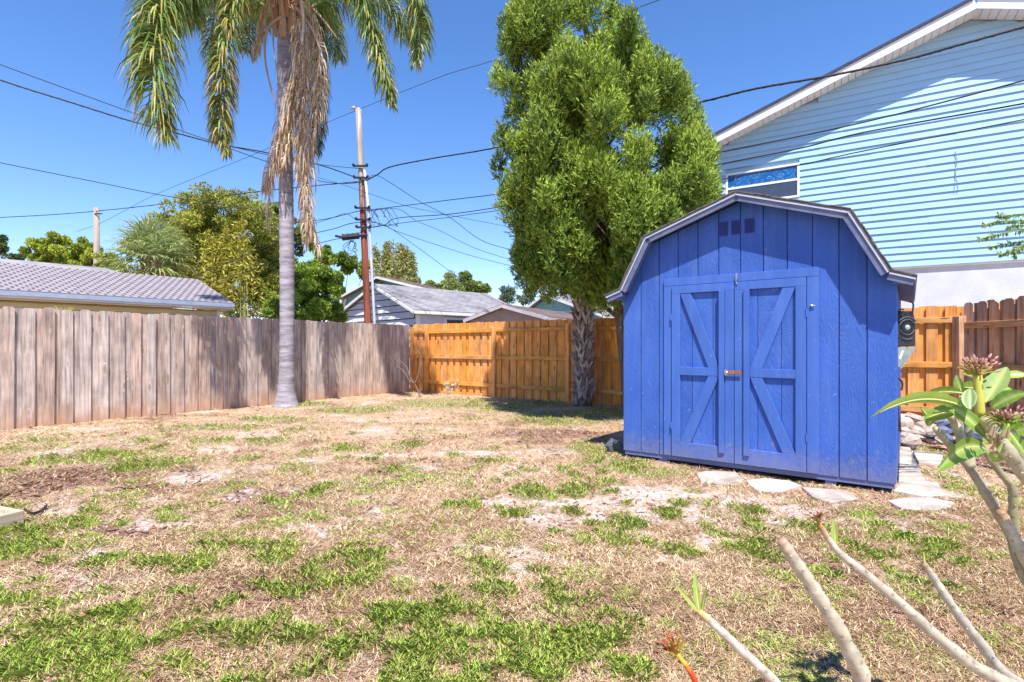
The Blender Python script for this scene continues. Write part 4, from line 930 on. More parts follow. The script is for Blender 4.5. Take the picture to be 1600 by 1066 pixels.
def fan(parent, c, d, R_, nseg=26, cA=(.14,.20,.07), cB=(.32,.38,.17), droop=.5, petiole=.5):
    c = np.array(c, float); d = nrm(np.array(d, float)); hub = c+d*petiole
    m = MB(); m.tube([Vector(c), Vector(hub)], [.018,.010], 4, (.22,.26,.10)); s_ = m.build('frond', mt['vcol'], parent)
    lat = nrm(np.cross(d, [0,0,1.0])+1e-6); up_ = np.cross(lat, d); a = np.linspace(-2.2, 2.2, nseg)
    dirs = nrm(d[None]*np.cos(a)[:, None] + lat[None]*np.sin(a)[:, None] + up_[None]*.15*np.abs(np.sin(a))[:, None] + rng.normal(size=(nseg,3))*.05)
    L = R_*(.85+.25*rng.random(nseg))*(1-.18*np.abs(a)/2.2); cur = np.repeat(hub[None], nseg, 0); V = []; Cs = []
    ww = [.012, .05, .03, .004]; sd_ = nrm(np.cross(dirs, np.repeat(up_[None], nseg, 0)+rng.normal(size=(nseg,3))*.25)); cc = mixc(cA, cB, rng.random(nseg))
    for k in range(3):
        nx_ = cur+dirs*L[:, None]*[.45,.3,.25][k]
        V.append(np.stack([cur-sd_*ww[k]*R_*.5, cur+sd_*ww[k]*R_*.5, nx_+sd_*ww[k+1]*R_*.5, nx_-sd_*ww[k+1]*R_*.5], 1)); Cs.append(cc)
        cur = nx_; dirs = nrm(dirs+np.array([0,0,-droop*(k+1)*.6]))
    quads_np('leaf_fan', np.concatenate(V), mt['palm'], np.concatenate(Cs), parent=s_)['kind'] = 'stuff'
sb = G(911, 634); sab = thing('cabbage_palm', 'cabbage palm with criss-cross boot trunk standing in the gap of the orange fence', 'palm tree', (sb.x, sb.y, 0))
m = MB(); m.tube([(0,0,-.05),(0,0,.5),(.03,0,2),(-.02,0,3.4)], [.19,.15,.14,.15], 12, (.16,.12,.10)); m.build('trunk', mt['vcol'], sab, smooth=True)
boots(sab, .0, 3.3, .135, 29, 7, (.50,.42,.37), (.24,.18,.15), .15)
for k in range(26):
    a = k*2.399; e_ = random.uniform(-.75, .8); fan(sab, (-.02,0,3.35+.02*k), (math.cos(a)*math.cos(e_), math.sin(a)*math.cos(e_), math.sin(e_)), .62, droop=.55, petiole=.55)
for (px, py, q) in [(790,318,.0),(786,335,-.3),(796,300,.3)]:
    v = W(px, py, sb.y-.1) - sab.location; c0 = Vector((-.1,0,3.7)); dd = (v-c0); dd_ = dd.normalized(); fan(sab, c0, (dd_.x, dd_.y, dd_.z), .62, 30, (.20,.26,.10), (.42,.46,.24), .8, dd.length*.72)
fp = W(237, 541, 19); fp.z = 0
fpm = thing('fan_palm', 'bushy pale green fan palm behind the beige house roof', 'palm tree', fp)
m = MB(); m.tube([(0,0,0),(0,0,3.3),(.0,0,4.3)], [.25,.25,.28], 10, (.22,.12,.08)); m.build('trunk', mt['vcol'], fpm, smooth=True)
boots(fpm, 2.6, 4.2, .24, 9, 9, (.42,.24,.17), (.26,.13,.09), .26)
for k in range(46):
    a = k*2.399; e_ = R(75)-k/46*R(105); fan(fpm, (0,0,4.15+.3*(1-k/46)), (math.cos(a)*math.cos(e_), math.sin(a)*math.cos(e_), math.sin(e_)), .95, 26, (.20,.28,.08), (.52,.57,.25), .55, .75)

# ---- background trees
def bg_tree(name, label, lobes, Y, n, L, w, ca, cb, cc=None, cat='tree', base=None, trunk_r=.12, mat=None, flat=.8, sub=10, sub0=None, upb=.3):
    sub0 = sub
    bx = np.mean([q[0] for q in lobes]) if base is None else base
    b0 = W(bx, 541, Y); b0.z = 0
    root = thing(name, label, cat, b0); cen = []; rad = []; tips = []
    for (px, py, rx, ry) in lobes:
        sub = int(sub0*1.6); yy = Y+random.uniform(-.6,.6); c = W(px, py, yy)-b0; rx_, rz_ = rx/F*Y, ry/F*Y; tips.append(c)
        for _ in range(sub):
            u_ = Vector(nrm(rng.normal(size=3))); k = random.uniform(.35,1.1); r = random.uniform(.16,.42)*min(rx_, rz_)
            cen.append((c.x+u_.x*rx_*k, c.y+u_.y*min(rx_,1.6)*k, c.z+u_.z*rz_*k)); rad.append((r, r, r*flat))
    tree_crown(root, np.array(cen), np.array(rad), int(n*1.1), L*.85, w*.85, ca, cb, cc, upb=upb, mat=mat)
    top = max(t.z for t in tips); m = MB(); m.tube([(0,0,-.05),(.05,0,top*.4),(0,.05,top*.8)], [trunk_r, trunk_r*.8, trunk_r*.35], 8); m.build('trunk', mt['bark'], root, smooth=True)
    limbs(root, (.03,0,top*.35), tips[:8], trunk_r*.4)
    return root
YG1, YG2 = (.10,.16,.025), (.47,.49,.07)
bg_tree('leafy_tree', 'large yellow-green rounded tree rising behind the left fence beside the palm', [(300,340,50,40),(350,325,60,32),(395,345,45,35),(325,400,70,60),(390,400,50,60),(300,440,50,45),(370,455,60,45),(335,365,50,40),(340,485,50,22),(400,485,50,22),(250,400,40,45),(275,350,35,30),(420,410,26,50),(345,320,50,28),(240,450,40,35),(300,380,60,40),(360,380,60,40),(405,440,40,50),(270,420,50,50)], 22, 120000, .13, .055, YG1, YG2, (.45,.30,.06), sub=16, trunk_r=.22)
bg_tree('leafy_tree', 'darker sparse tree filling the gap right behind the ringed palm trunk', [(418,380,22,40),(425,440,28,45),(470,370,20,30),(455,430,26,40),(432,335,16,22),(440,450,34,40),(415,430,34,50)], 25, 34000, .17, .08, (.08,.13,.03), (.30,.36,.08), sub=12)
bg_tree('broadleaf_shrub', 'bright green glossy bush right of the palm over the left fence', [(480,455,34,34),(500,440,34,30),(462,480,30,26),(440,485,24,22),(515,465,22,30),(490,485,30,20),(520,490,22,16),(500,495,36,14)], 16.5, 42000, .11, .05, (.09,.16,.02), (.36,.50,.06), cat='bush', sub=14)
bg_tree('leafy_tree', 'dark green tree top between the palm and the utility pole', [(520,405,26,18),(545,415,24,14),(500,395,16,12),(572,420,16,12)], 34, 14000, .22, .1, (.08,.14,.02), (.30,.42,.06), sub=10)
bg_tree('leafy_tree', 'yellowish green tree behind the beige roof at the far left', [(100,385,38,20),(75,395,34,18),(130,400,28,20),(110,410,60,18)], 26, 24000, .17, .075, (.13,.19,.02), (.50,.56,.07), sub=12)
bg_tree('leafy_tree', 'dark sliver of tree at the left picture edge above the roof', [(2,385,10,14),(-20,390,20,22),(20,400,18,10)], 30, 5000, .2, .09, (.04,.08,.02), (.13,.19,.05), sub=8)
bg_tree('leafy_tree', 'olive tree crown low behind the fan palm', [(190,430,40,24),(225,440,40,26),(265,445,30,26),(165,420,22,22)], 24, 20000, .15, .07, (.12,.16,.02), (.42,.46,.08), sub=10)
bg_tree('leafy_tree', 'round dark green tree beyond the ridge of the grey garage roof', [(735,445,20,16),(748,452,14,12),(715,452,22,12),(728,435,10,8)], 36, 9000, .22, .1, (.10,.15,.03), (.30,.38,.09), sub=9)
bg_tree('leafy_tree', 'low olive tree line above the grey garage roof', [(640,445,20,12),(665,450,22,10),(690,450,20,9),(700,440,10,14)], 38, 9000, .22, .1, (.13,.16,.03), (.40,.42,.10), sub=8)
bg_tree('wispy_tree', 'thin dark bluish tree between the garage and the conifer', [(790,462,13,12),(825,463,13,10),(806,470,24,8),(798,455,6,8)], 34, 2600, .26, .07, (.05,.09,.05), (.16,.21,.11), sub=9)
# bamboo: upright culms with narrow leaves
def bamboo(label, items, Y, ca, cb, n=260):
    b0 = W(items[0][0], 541, Y); b0.z = 0; root = thing('bamboo_clump', label, 'bamboo', b0)
    VV = []; CC = []
    for (px, top, lean, spread) in items:
        b = W(px, 541, Y+random.uniform(-.8,.8))-b0; b.z = 0; t = W(px+lean, top, Y)-b0
        P = catmull([b, b*.5+t*.5+Vector((-lean*.006,0,.3)), t], 8); m = MB(); m.tube(P, [.03*(1-.8*i/(len(P)-1)) for i in range(len(P))], 5, (.30,.30,.10)); m.build('culm', mt['vcol'], root)
        Pa = np.array([tuple(v) for v in P]); tt = .45+.55*rng.random(n)**.8; ii_ = tt*(len(P)-1); base = np.stack([np.interp(ii_, range(len(P)), Pa[:, k]) for k in range(3)], 1)
        base += rng.normal(size=base.shape)*np.array([1,1,.6])*(spread/F*Y*(1.05-tt))[:, None]; d = nrm(rng.normal(size=base.shape)+np.array([0,0,.2]))
        VV.append(leaf_quads(base, d, .22, .05)); CC.append(mixc(ca, cb, rng.random(n)))
    quads_np('crown', np.concatenate(VV), mt['leaf'], np.concatenate(CC), parent=root)
bamboo('tall olive bamboo clump just right of the utility pole', [(588+random.uniform(0,52), 378+random.uniform(0,22), random.uniform(-6,8), 20) for _ in range(20)], 28, (.20,.22,.06), (.55,.52,.18), 520)
bamboo('slim separate bamboo plume right of the olive clump', [(648+random.uniform(-5,6), 388+random.uniform(0,26), random.uniform(-4,4), 12) for _ in range(6)], 28, (.20,.23,.06), (.48,.48,.16), 260)
bamboo('upright feathery tuft above the middle of the garage roof', [(708+random.uniform(-7,7), 420+random.uniform(0,14), random.uniform(-3,3), 14) for _ in range(5)], 35, (.15,.20,.06), (.38,.42,.14), 200)
bamboo('sparse leafy culms inside the yellow tree left of the ringed palm', [(355+random.uniform(-30,60), 340+random.uniform(0,40), random.uniform(-12,12), 30) for _ in range(12)], 20.5, (.25,.26,.03), (.60,.52,.09), 300)
# spider plant on the neighbour's side
spp = W(99, 482, 9.9); spt = thing('spiky_plant', 'small yellow-green spiky plant poking over the left fence top', 'plant', (spp.x, spp.y, 0))
m = MB(); m.tube([(0,0,0),(0,0,spp.z-.1)], [.03,.025], 6, (.25,.2,.1)); m.build('stem', mt['vcol'], spt)
aa = rng.random(60)*6.28; dd = nrm(np.stack([np.cos(aa), np.sin(aa), .4+rng.random(60)], 1)); V1 = leaf_quads(np.tile([[0,0,spp.z-.12]], (60,1)), dd, .22, .016)
quads_np('crown', V1, mt['leaf'], mixc((.3,.33,.06), (.62,.58,.22), rng.random(60)), parent=spt)

# ------------------------------------------------------------------ grasses
def cast(n, pw=1.0, ymin=1.6, ymax=15.0):
    """random spots over the yard, thinning with distance from the near edge"""
    u_ = rng.random(n); Y = 1/(1/ymax + (1/ymin-1/ymax)*u_) if pw == 1 else ymin*(ymax/ymin)**u_
    X = (rng.random(n)*2-1)*1.06*Y*.98
    return X, Y
def inside_yard(x, y):
    nl = np.array([-DL.y, DL.x]); a = (x-P0.x)*nl[0]+(y-P0.y)*nl[1] < -.03
    nb_ = np.array([-DB.y, DB.x]); b = (x-PC.x)*nb_[0]+(y-PC.y)*nb_[1] < -.05
    lx = (x-CL.x)*U.x+(y-CL.y)*U.y; ly = (x-CL.x)*(-U.y)+(y-CL.y)*U.x
    c = ~((lx > .0) & (lx < SW) & (ly > -.01) & (ly < SD)); r_ = x < 6.9
    st_ = np.ones(x.shape, bool)
    for (px, py, rx, ry) in [(1125,747,36,10),(1210,758,40,9),(1298,772,42,9),(1440,787,50,9),(1435,763,40,12),(1424,741,18,12),(1416,713,14,18),(1450,714,24,9),(1450,682,48,18),(1545,690,66,24)]:
        q_ = G(px, py); a_ = rx/F*q_.y; b_ = (G(px, py-ry).y-G(px, py+ry).y)/2; st_ &= ((x-q_.x)/a_)**2+((y-q_.y)/b_)**2 > 1
    return a & b & c & r_ & st_
pavers = []     # footprints filled below
def tri_blades(name, x, y, L, w, lean, cA, cB, mat, label, cat, bend=.5, z0=0.0, cc=None):
    N = len(x); z = height(x, y)+z0; az = rng.random(N)*2*np.pi
    d = np.stack([np.cos(az)*lean, np.sin(az)*lean, np.sqrt(np.clip(1-lean**2, .0004, 1))], 1)
    sd_ = np.stack([-np.sin(az), np.cos(az), np.zeros(N)], 1); b = np.stack([x, y, z], 1)
    L = L[:, None]; w = (w if hasattr(w, '__len__') else np.full(N, w))[:, None]
    mid = b+d*L*.55; d2 = nrm(d+np.stack([np.cos(az)*bend, np.sin(az)*bend, -.35*bend*np.ones(N)], 1)); tip = mid+d2*L*.45
    V = np.stack([b-sd_*w*.5, b+sd_*w*.5, mid+sd_*w*.42, tip, mid-sd_*w*.42], 1)
    Cc = mixc(cA, cB, rng.random(N)) if cc is None else cc
    o = quads_np(name, V, mat, Cc, k=5); return tag(o, label, cat, kind='stuff')
# green tufts and weeds
X, Y = cast(760000); k = inside_yard(X, Y); X, Y = X[k], Y[k]
g, s_m, mu = masks(X, Y)
tuft = fbm(X*9, Y*9, 91, 3)
keep = rng.random(len(X)) < np.where(Y < 3.4, .62, .95)*np.clip((g-.08)*1.1, 0, 1)*np.clip((tuft-.42)*6, .05, 1)
gx, gy, gg = X[keep], Y[keep], g[keep]
lowweed = (fbm(gx*.9, gy*.9, 95) > .5) & ~((gx < -.7) & (gy < 3.3))
L = np.where(lowweed, .016+.022*rng.random(len(gx)), .024+.036*rng.random(len(gx)))*(.65+.5*gg)*(1+gy*.035)
wd = (.0028+.0024*rng.random(len(gx)))*(1+np.maximum(gy-3, 0)*.11)*np.where(lowweed, 1.5, 1)
lean = np.where(lowweed, .6+.37*rng.random(len(gx)), .35+.6*rng.random(len(gx)))
tn = np.clip(fbm(gx*2.5, gy*2.5, 97)*1.0+rng.normal(size=len(gx))*.22, 0, 1)
cgr = mixc((.28,.40,.06), (.60,.72,.16), tn); yk = rng.random(len(gx)) < .16; cgr[yk] = np.array([.46,.38,.17])
tri_blades('grass', gx, gy, L, wd, lean, None, None, mt['grass'], 'short green grass and weeds in scattered patches over the dry yard', 'grass', bend=.7, cc=cgr)
# straw lying matted
X, Y = cast(520000); k = inside_yard(X, Y); X, Y = X[k], Y[k]; g, s_m, mu = masks(X, Y)
keep = rng.random(len(X)) < np.clip(1.0-.82*s_m-.5*mu, .06, 1)*np.clip((fbm(X*5,Y*5,101)-.25)*3, .15, 1); X, Y, g, mu = X[keep], Y[keep], g[keep], mu[keep]
t_ = np.clip(fbm(X*1.3, Y*1.3, 103)*.9+rng.normal(size=len(X))*.38, 0, 1); cst = mixc((.40,.25,.14), (.86,.69,.46), t_)
bk = rng.random(len(X)) < .12+.3*mu; cst[bk] = np.array([.27,.14,.09])*(.7+.6*rng.random((bk.sum(),1)))
tri_blades('dead_grass', X, Y, (.025+.045*rng.random(len(X)))*(1+Y*.03), (.0022+.0018*rng.random(len(X)))*(1+np.maximum(Y-2.5,0)*.16), .86+.135*rng.random(len(X)), None, None, mt['straw'], 'matted straw-coloured dead grass lying over the yard', 'dead grass', bend=.25, z0=.003, cc=cst)
# bark mulch and leaf crumbs
X, Y = cast(150000); k = inside_yard(X, Y); X, Y = X[k], Y[k]; g, s_m, mu = masks(X, Y)
keep = rng.random(len(X)) < np.clip(mu*.9+.06, 0, 1)*(1-.7*g); X, Y = X[keep], Y[keep]; N = len(X)
az = rng.random(N)*6.28; L = (.008+.02*rng.random(N)**2)*(1+Y*.05); w_ = L*(.25+.3*rng.random(N)); z = height(X, Y)+.004+.006*rng.random(N)
dx = np.stack([np.cos(az), np.sin(az), rng.normal(size=N)*.25], 1)*L[:, None]; dy = np.stack([-np.sin(az), np.cos(az), rng.normal(size=N)*.4], 1)*w_[:, None]; b = np.stack([X, Y, z], 1)
tag(quads_np('mulch', np.stack([b-dx-dy*.6, b+dx-dy, b+dx*.9+dy, b-dx+dy*.8], 1), mt['straw'], mixc((.16,.075,.05), (.44,.27,.19), rng.random(N))), 'brown bark mulch chips and crumbs of leaf litter', 'mulch', kind='stuff')
# pale pebbles and shell bits
X, Y = cast(60000); k = inside_yard(X, Y); X, Y = X[k], Y[k]; g, s_m, mu = masks(X, Y)
keep = rng.random(len(X)) < np.clip(s_m*.8, .02, 1); X, Y = X[keep], Y[keep]; N = len(X); r_ = (.002+.006*rng.random(N)**3)*(1+Y*.08)
b = np.stack([X, Y, height(X, Y)+r_*.5], 1); az = rng.random(N)*6.28; e1 = np.stack([np.cos(az), np.sin(az), 0*az], 1)*r_[:, None]; e2 = np.stack([-np.sin(az), np.cos(az), 0*az], 1)*r_[:, None]*.8; e3 = np.array([0,0,1.0])*r_[:, None]*.7
T = [np.stack([b+e1-e3, b+e2-e3, b+e3], 1), np.stack([b+e2-e3, b-e1-e3, b+e3], 1), np.stack([b-e1-e3, b-e2-e3, b+e3], 1), np.stack([b-e2-e3, b+e1-e3, b+e3], 1)]
cp = mixc((.46,.38,.34), (.85,.80,.76), rng.random(N)); tag(quads_np('pebbles', np.concatenate(T), mt['straw'], np.concatenate([cp]*4), k=3), 'pale pebbles and shell crumbs on the bare sandy patches', 'pebbles', kind='stuff')

# ------------------------------------------------------------------ paving and rubble
def stone(label, pxs, h=.024, mat=None, name='stepping_stone', group='stepping stones in front of the shed', cat='stepping stone', wob=.008):
    P = [G(a, b, h) for a, b in pxs]; c = sum(P, Vector())/len(P); c.z = 0; Q = []
    for i in range(len(P)):
        a = P[i]; b_ = P[(i+1) % len(P)]
        for t in (0, .33, .66):
            v = a.lerp(b_, t) - c; k = 1+random.uniform(-wob, wob); Q.append((v.x*k, v.y*k))
    m = MB(); m.slab(Q[::-1] if sum((Q[i][0]*Q[(i+1) % len(Q)][1]-Q[(i+1) % len(Q)][0]*Q[i][1]) for i in range(len(Q))) < 0 else Q, -.03, h)
    o = m.build(name, mat or mt['paver'], None, bev=.005); o.location = c; return tag(o, label, cat, group)
stone('cream hexagonal stepping stone below the left shed door', [(1087,739),(1104,736),(1148,737),(1163,749),(1128,757),(1096,752)])
stone('stepping stone with a faint pink stain below the right shed door', [(1166,750),(1195,747),(1232,751),(1252,758),(1222,767),(1186,766),(1172,758)], mat=M('pink_stained_paver', (.66,.42,.38), (.58,.50,.45), 3.5, .9, bump=.6, bscale=60))
stone('long pale stepping stone under the right part of the shed front', [(1252,760),(1290,764),(1328,770),(1342,779),(1298,784),(1270,776)])
stone('large flat stepping stone in front of the shed right corner', [(1387,782),(1410,778),(1448,777),(1492,784),(1484,793),(1454,797),(1408,794)])
gp = 'white path slabs beside the shed'
stone('broad white slab at the near end of the side path', [(1396,766),(1412,752),(1445,751),(1466,754),(1477,774),(1440,774)], .03, group=gp, cat='paving slab', name='paving_slab')
stone('second white slab of the side path from the near end', [(1404,751),(1404,731),(1436,731),(1446,750)], .034, group=gp, cat='paving slab', name='paving_slab')
stone('far narrow white slab of the path against the shed side', [(1405,730),(1405,697),(1421,697),(1436,730)], .038, group=gp, cat='paving slab', name='paving_slab')
stone('white slab turning right off the side path toward the rubble', [(1426,704),(1474,708),(1470,724),(1435,722)], .034, group=gp, cat='paving slab', name='paving_slab')
def rockmesh(name, mat, seed):
    r_ = random.Random(seed); m = MB(); m.ball((0,0,0), 1.0, 7, 4); s_ = [1, r_.uniform(.6,.9), r_.uniform(.35,.6)]
    m.v = [tuple(v[k]*s_[k]*r_.uniform(.72,1.12) for k in range(3)) for v in m.v]; me = m.mesh(name); me.materials.append(mat); return me
rw = [rockmesh('broken_rock', mt['rock'], i) for i in range(6)]; rb_ = [rockmesh('broken_rock', mt['bluerock'], i+20) for i in range(4)]
for i in range(74):
    px = random.uniform(1404, 1492) if i < 46 else random.uniform(1470, 1600); py = random.uniform(663, 702) if i < 46 else random.uniform(664, 712)
    if i >= 46: py = 664+(py-664)*.9
    c = G(px, py); pile = random.uniform(0, .10); r_ = random.uniform(.06, .16)*(c.y/6.5)
    blue = px > 1468 and random.random() < .62
    o = linkmesh('broken_rock', random.choice(rb_ if blue else rw), None, (c.x, c.y, r_*.25+pile), (random.uniform(-.5,.5), random.uniform(-.5,.5), random.uniform(0,6.3)), (r_, r_, r_))
    if blue: tag(o, 'blue-grey chunk in the rubble heap at the foot of the brown fence', 'rock', 'blue-grey rubble pieces')
    else: tag(o, 'whitish broken rock in the rubble pile by the orange fence', 'rock', 'whitish rubble pieces')
hp = thing('black_pipe', 'black pipe lying across the white rubble beside the shed', 'pipe', (0,0,0))
m = MB(); m.tube(catmull([G(1404,676,.12), G(1430,680,.14), G(1460,684,.12), G(1500,694,.10)], 5), .022, 7); m.build('pipe_run', mt['black'], hp, smooth=True)
m = MB(); q = G(1404,676,.12); m.tube([q+Vector((-.02,0,0)), q+Vector((.02,0,-.0))], .034, 8); m.build('coupling', mt['black'], hp)

# ------------------------------------------------------------------ things at the shed side
sy = 4.95     # distance of the stack at the shed side
def WP(px, py, Y=sy): return W(px, py, Y)
sk = thing('speaker_box', 'black plastic box with round lens and hooked handle fixed high on the shed side', 'equipment box', WP(1416, 541)-Vector((0,0,H)))
def L_(px, py, Y=sy): return WP(px, py, Y)-sk.location
def xz(pts, Y=sy): return [((px-CX)/F*Y - sk.location.x, H-(py-CY)/F*Y) for px, py in pts]
m = MB(); m.prism(xz([(1402,542),(1431,541),(1431,505),(1428,486),(1405,486),(1402,505)]), 0, .34); m.build('case', mt['black'], sk, bev=.008)
gm_ = M('grey_plastic', (.10,.105,.13), None, 9, .5)
def ring(px, py, r, t, a0, a1, mat, name, y=-.012):
    c = L_(px, py); m = MB(); P = [Vector((c.x+r*math.cos(a), y, c.z+r*math.sin(a))) for a in np.linspace(a0, a1, 14)]; m.tube(P, t, 6); m.build(name, mat, sk, smooth=True)
c = L_(1416.5, 512)
m = MB(); m.tube([(c.x, -.012, c.z), (c.x, 0, c.z)], .052, 16); m.build('lens_bezel', mt['dark'], sk)
m = MB(); m.ball((c.x, -.012, c.z), (.026,.012,.026), 12, 6); m.build('lens', M('pale_lens', (.45,.58,.60), (.2,.3,.34), 20, .15), sk, smooth=True)
for r, a0, a1 in ((.075, .3, 2.9), (.066, 3.5, 5.9), (.098, .6, 2.5)): ring(1416.5, 512, r, .005, a0, a1, gm_, 'molded_ridge')
ring(1416.5, 516, .085, .005, 4.1, 5.3, gm_, 'molded_ridge')
for (px, py) in ((1407,489),(1415,490),(1423,489),(1409,495),(1417,496),(1425,495),(1404,503),(1404,527)):
    q = L_(px, py); m = MB(); m.tube([(q.x, -.006, q.z), (q.x, .0, q.z)], .009, 8); m.build('vent_hole', mt['dark'], sk)
m = MB(); m.tube(catmull([L_(1426,487), L_(1427,478), L_(1426,473), L_(1422,470)], 5), .008, 6); m.build('handle', mt['black'], sk)
m = MB(); m.tube([L_(1404,487), L_(1407,483), L_(1412,484)], .007, 5); m.build('handle', mt['black'], sk)
tr = thing('metal_trough', 'grey-green tapered metal trough hanging under the black box', 'trough', sk.location)
m = MB(); m.prism(xz([(1402,574),(1407,575),(1430,543),(1402,543)]), .0, .30); m.build('body', M('grey_green_metal', (.30,.35,.33), (.16,.19,.19), 9, .5), tr, bev=.003)
m = MB(); q0 = L_(1402,574); q1 = L_(1430,543); m.tube([(q1.x,-.004,q1.z),(L_(1407,576).x,-.004,L_(1407,576).z)], .006, 5); m.build('rim', mt['metal'], tr)
m = MB(); m.prism(xz([(1404,560),(1409,548),(1412,548),(1407,562)]), -.003, -.0005); m.build('reflective_strip', mt['white'], tr)
st = thing('upright_vacuum', 'slim black upright appliance with hooked handle standing low at the shed side', 'appliance', sk.location)
m = MB(); m.prism(xz([(1400,676),(1416,676),(1409,620),(1405,608),(1400,608)]), .05, .22); m.build('body', mt['black'], st, bev=.006)
m = MB(); m.prism(xz([(1401,670),(1406,670),(1403,625),(1401,622)]), .042, .0495); m.build('panel', M('pale_panel', (.5,.5,.55), None, 4, .5), st)
m = MB(); m.prism(xz([(1400,612),(1407,612),(1407,607),(1400,605)]), .03, .22); m.build('cap', M('teal_cap', (.12,.38,.42), None, 4, .5), st)
m = MB(); m.tube(catmull([L_(1409,610), L_(1410,600), L_(1408,595), L_(1404,592)], 4), .008, 6); m.build('handle', mt['black'], st)
# crumpled item at the shed left corner
q = G(955, 708); cr = thing('crumpled_duct', 'small dark crumpled plastic piece lying by the shed left corner', 'debris', (q.x, q.y, 0))
m = MB(); m.tube([(.0,0,.02),(-.03,.0,.08),(.02,.02,.13),(.08,.0,.10),(.12,-.02,.05)], [.035,.045,.04,.03,.02], 7); m.v = [tuple(c_+random.uniform(-.008,.008) for c_ in v) for v in m.v]; m.build('tube_piece', M('dark_scuffed_plastic', (.12,.13,.18), (.05,.055,.08), 30, .5), cr)
m = MB(); m.add([(-.07,-.03,.10),(.07,-.03,.155),(.11,-.01,.145),(-.03,.0,.085)], [(0,1,2,3)]); m.add([(.05,-.04,.15),(.11,-.05,.03),(.13,-.02,.03),(.08,-.01,.14)], [(0,1,2,3)]); m.build('torn_flap', M('grey_flap', (.40,.42,.50), None, 20, .5), cr)
# wooden frame at the left edge
cr0 = G(38, 797, .11); cw = thing('wooden_planter_frame', 'low pale wooden frame corner at the lower left edge', 'planter', (cr0.x, cr0.y, 0), 0)
e1 = (G(8, 778, .11)-cr0).normalized(); e2 = (G(0, 806, .11)-cr0).normalized(); cw.rotation_euler.z = math.atan2(e2.y, e2.x)+math.pi
pw = wood('pale_planter_wood', [(.44,.32,.22),(.62,.50,.38),(.74,.64,.52)], (.3,.18,.1), axis='x', orand=.08)
box('side_board', pw, cw, -1.0, 0, -.0, .04, -.02, .11, bev=.004); box('side_board', pw, cw, -.04, 0, .0405, .52, -.02, .11, bev=.004)
for k in range(3): box('deck_board', pw, cw, -1.0, -.041, .045+k*.155, .19+k*.155, .06, .082, bev=.003)
sh = thing('blue_cover', 'dark blue plastic cover lying on the wooden frame', 'cover', (cr0.x, cr0.y, 0)); sh.rotation_euler.z = cw.rotation_euler.z
m = MB(); m.add([(-.95,.30,.16),(-.03,.40,.17),(.02,.50,.16),(-.30,.75,.15),(-.95,.75,.15),(-.95,.30,.15),(-.03,.40,.158),(.02,.50,.148),(-.30,.75,.14),(-.95,.75,.14)], [(0,1,2,3,4),(5,9,8,7,6),(0,5,6,1),(1,6,7,2),(2,7,8,3),(3,8,9,4)]); m.build('sheet', M('navy_plastic', (.02,.05,.16), None, 6, .35), sh)
m = MB(); m.box(-.9,-.3,.40,.62,.0825,.148); m.build('fold', M('navy_fold', (.02,.05,.16), None, 6, .4), sh)
ed = thing('edging_strip', 'short curved black edging strip on the ground beside the wooden frame', 'edging', (0,0,0)); P = catmull([G(38,800,.01), G(50,806,.012), G(62,803,.015), G(73,794,.01)], 5)
m = MB()
for a, b_ in zip(P, P[1:]): m.bar(a+Vector((0,0,.01)), b_+Vector((0,0,.01)), .006, .035)
m.build('strip', mt['black'], ed)

# ------------------------------------------------------------------ bare shrub and dry stalks in the far corner
bs_ = G(657, 621); bsh = thing('bare_shrub', 'leafless thin forked shrub in the fence corner', 'shrub', (bs_.x, bs_.y, 0)); yb = bs_.y
def Lb(px, py, dy=0): return W(px, py, yb+dy)-bsh.location
for pts, r in [([(657,622),(652,608),(648,600)], .022), ([(648,600),(641,590),(636,575),(628,567),(616,555)], .017), ([(648,600),(638,592),(630,580),(618,570),(609,557)], .014), ([(648,600),(653,587),(656,570),(657,556),(653,548),(650,543)], .015),
               ([(657,556),(655,548),(657,541)], .008), ([(633,572),(637,560),(641,551)], .007), ([(640,586),(633,582),(630,577)], .007)]:
    m = MB(); P = catmull([Lb(*q) for q in pts], 4); m.tube(P, [r*(1-.5*i/(len(P)-1)) for i in range(len(P))], 6, (.20,.15,.12)); m.build('branch', mt['vcol'], bsh, smooth=True)
ds = G(706, 622); dry = thing('dry_weed', 'small pale dry weed with fluffy heads in front of the orange fence', 'weed', (ds.x, ds.y, 0))
for px, py in ((699,603),(712,602),(703,610)):
    v = W(px, py, ds.y)-dry.location; m = MB(); m.tube([(0,0,0), v*.6+Vector((0,0,.02)), v], .006, 5, (.5,.45,.33)); m.build('stem', mt['vcol'], dry)
    Pq = np.tile([tuple(v)], (60,1))+rng.normal(size=(60,3))*.045; V1 = leaf_quads(Pq, nrm(rng.normal(size=(60,3))), .05, .02); quads_np('seed_head', V1, mt['straw'], mixc((.42,.40,.30), (.75,.72,.62), rng.random(60)), parent=dry)

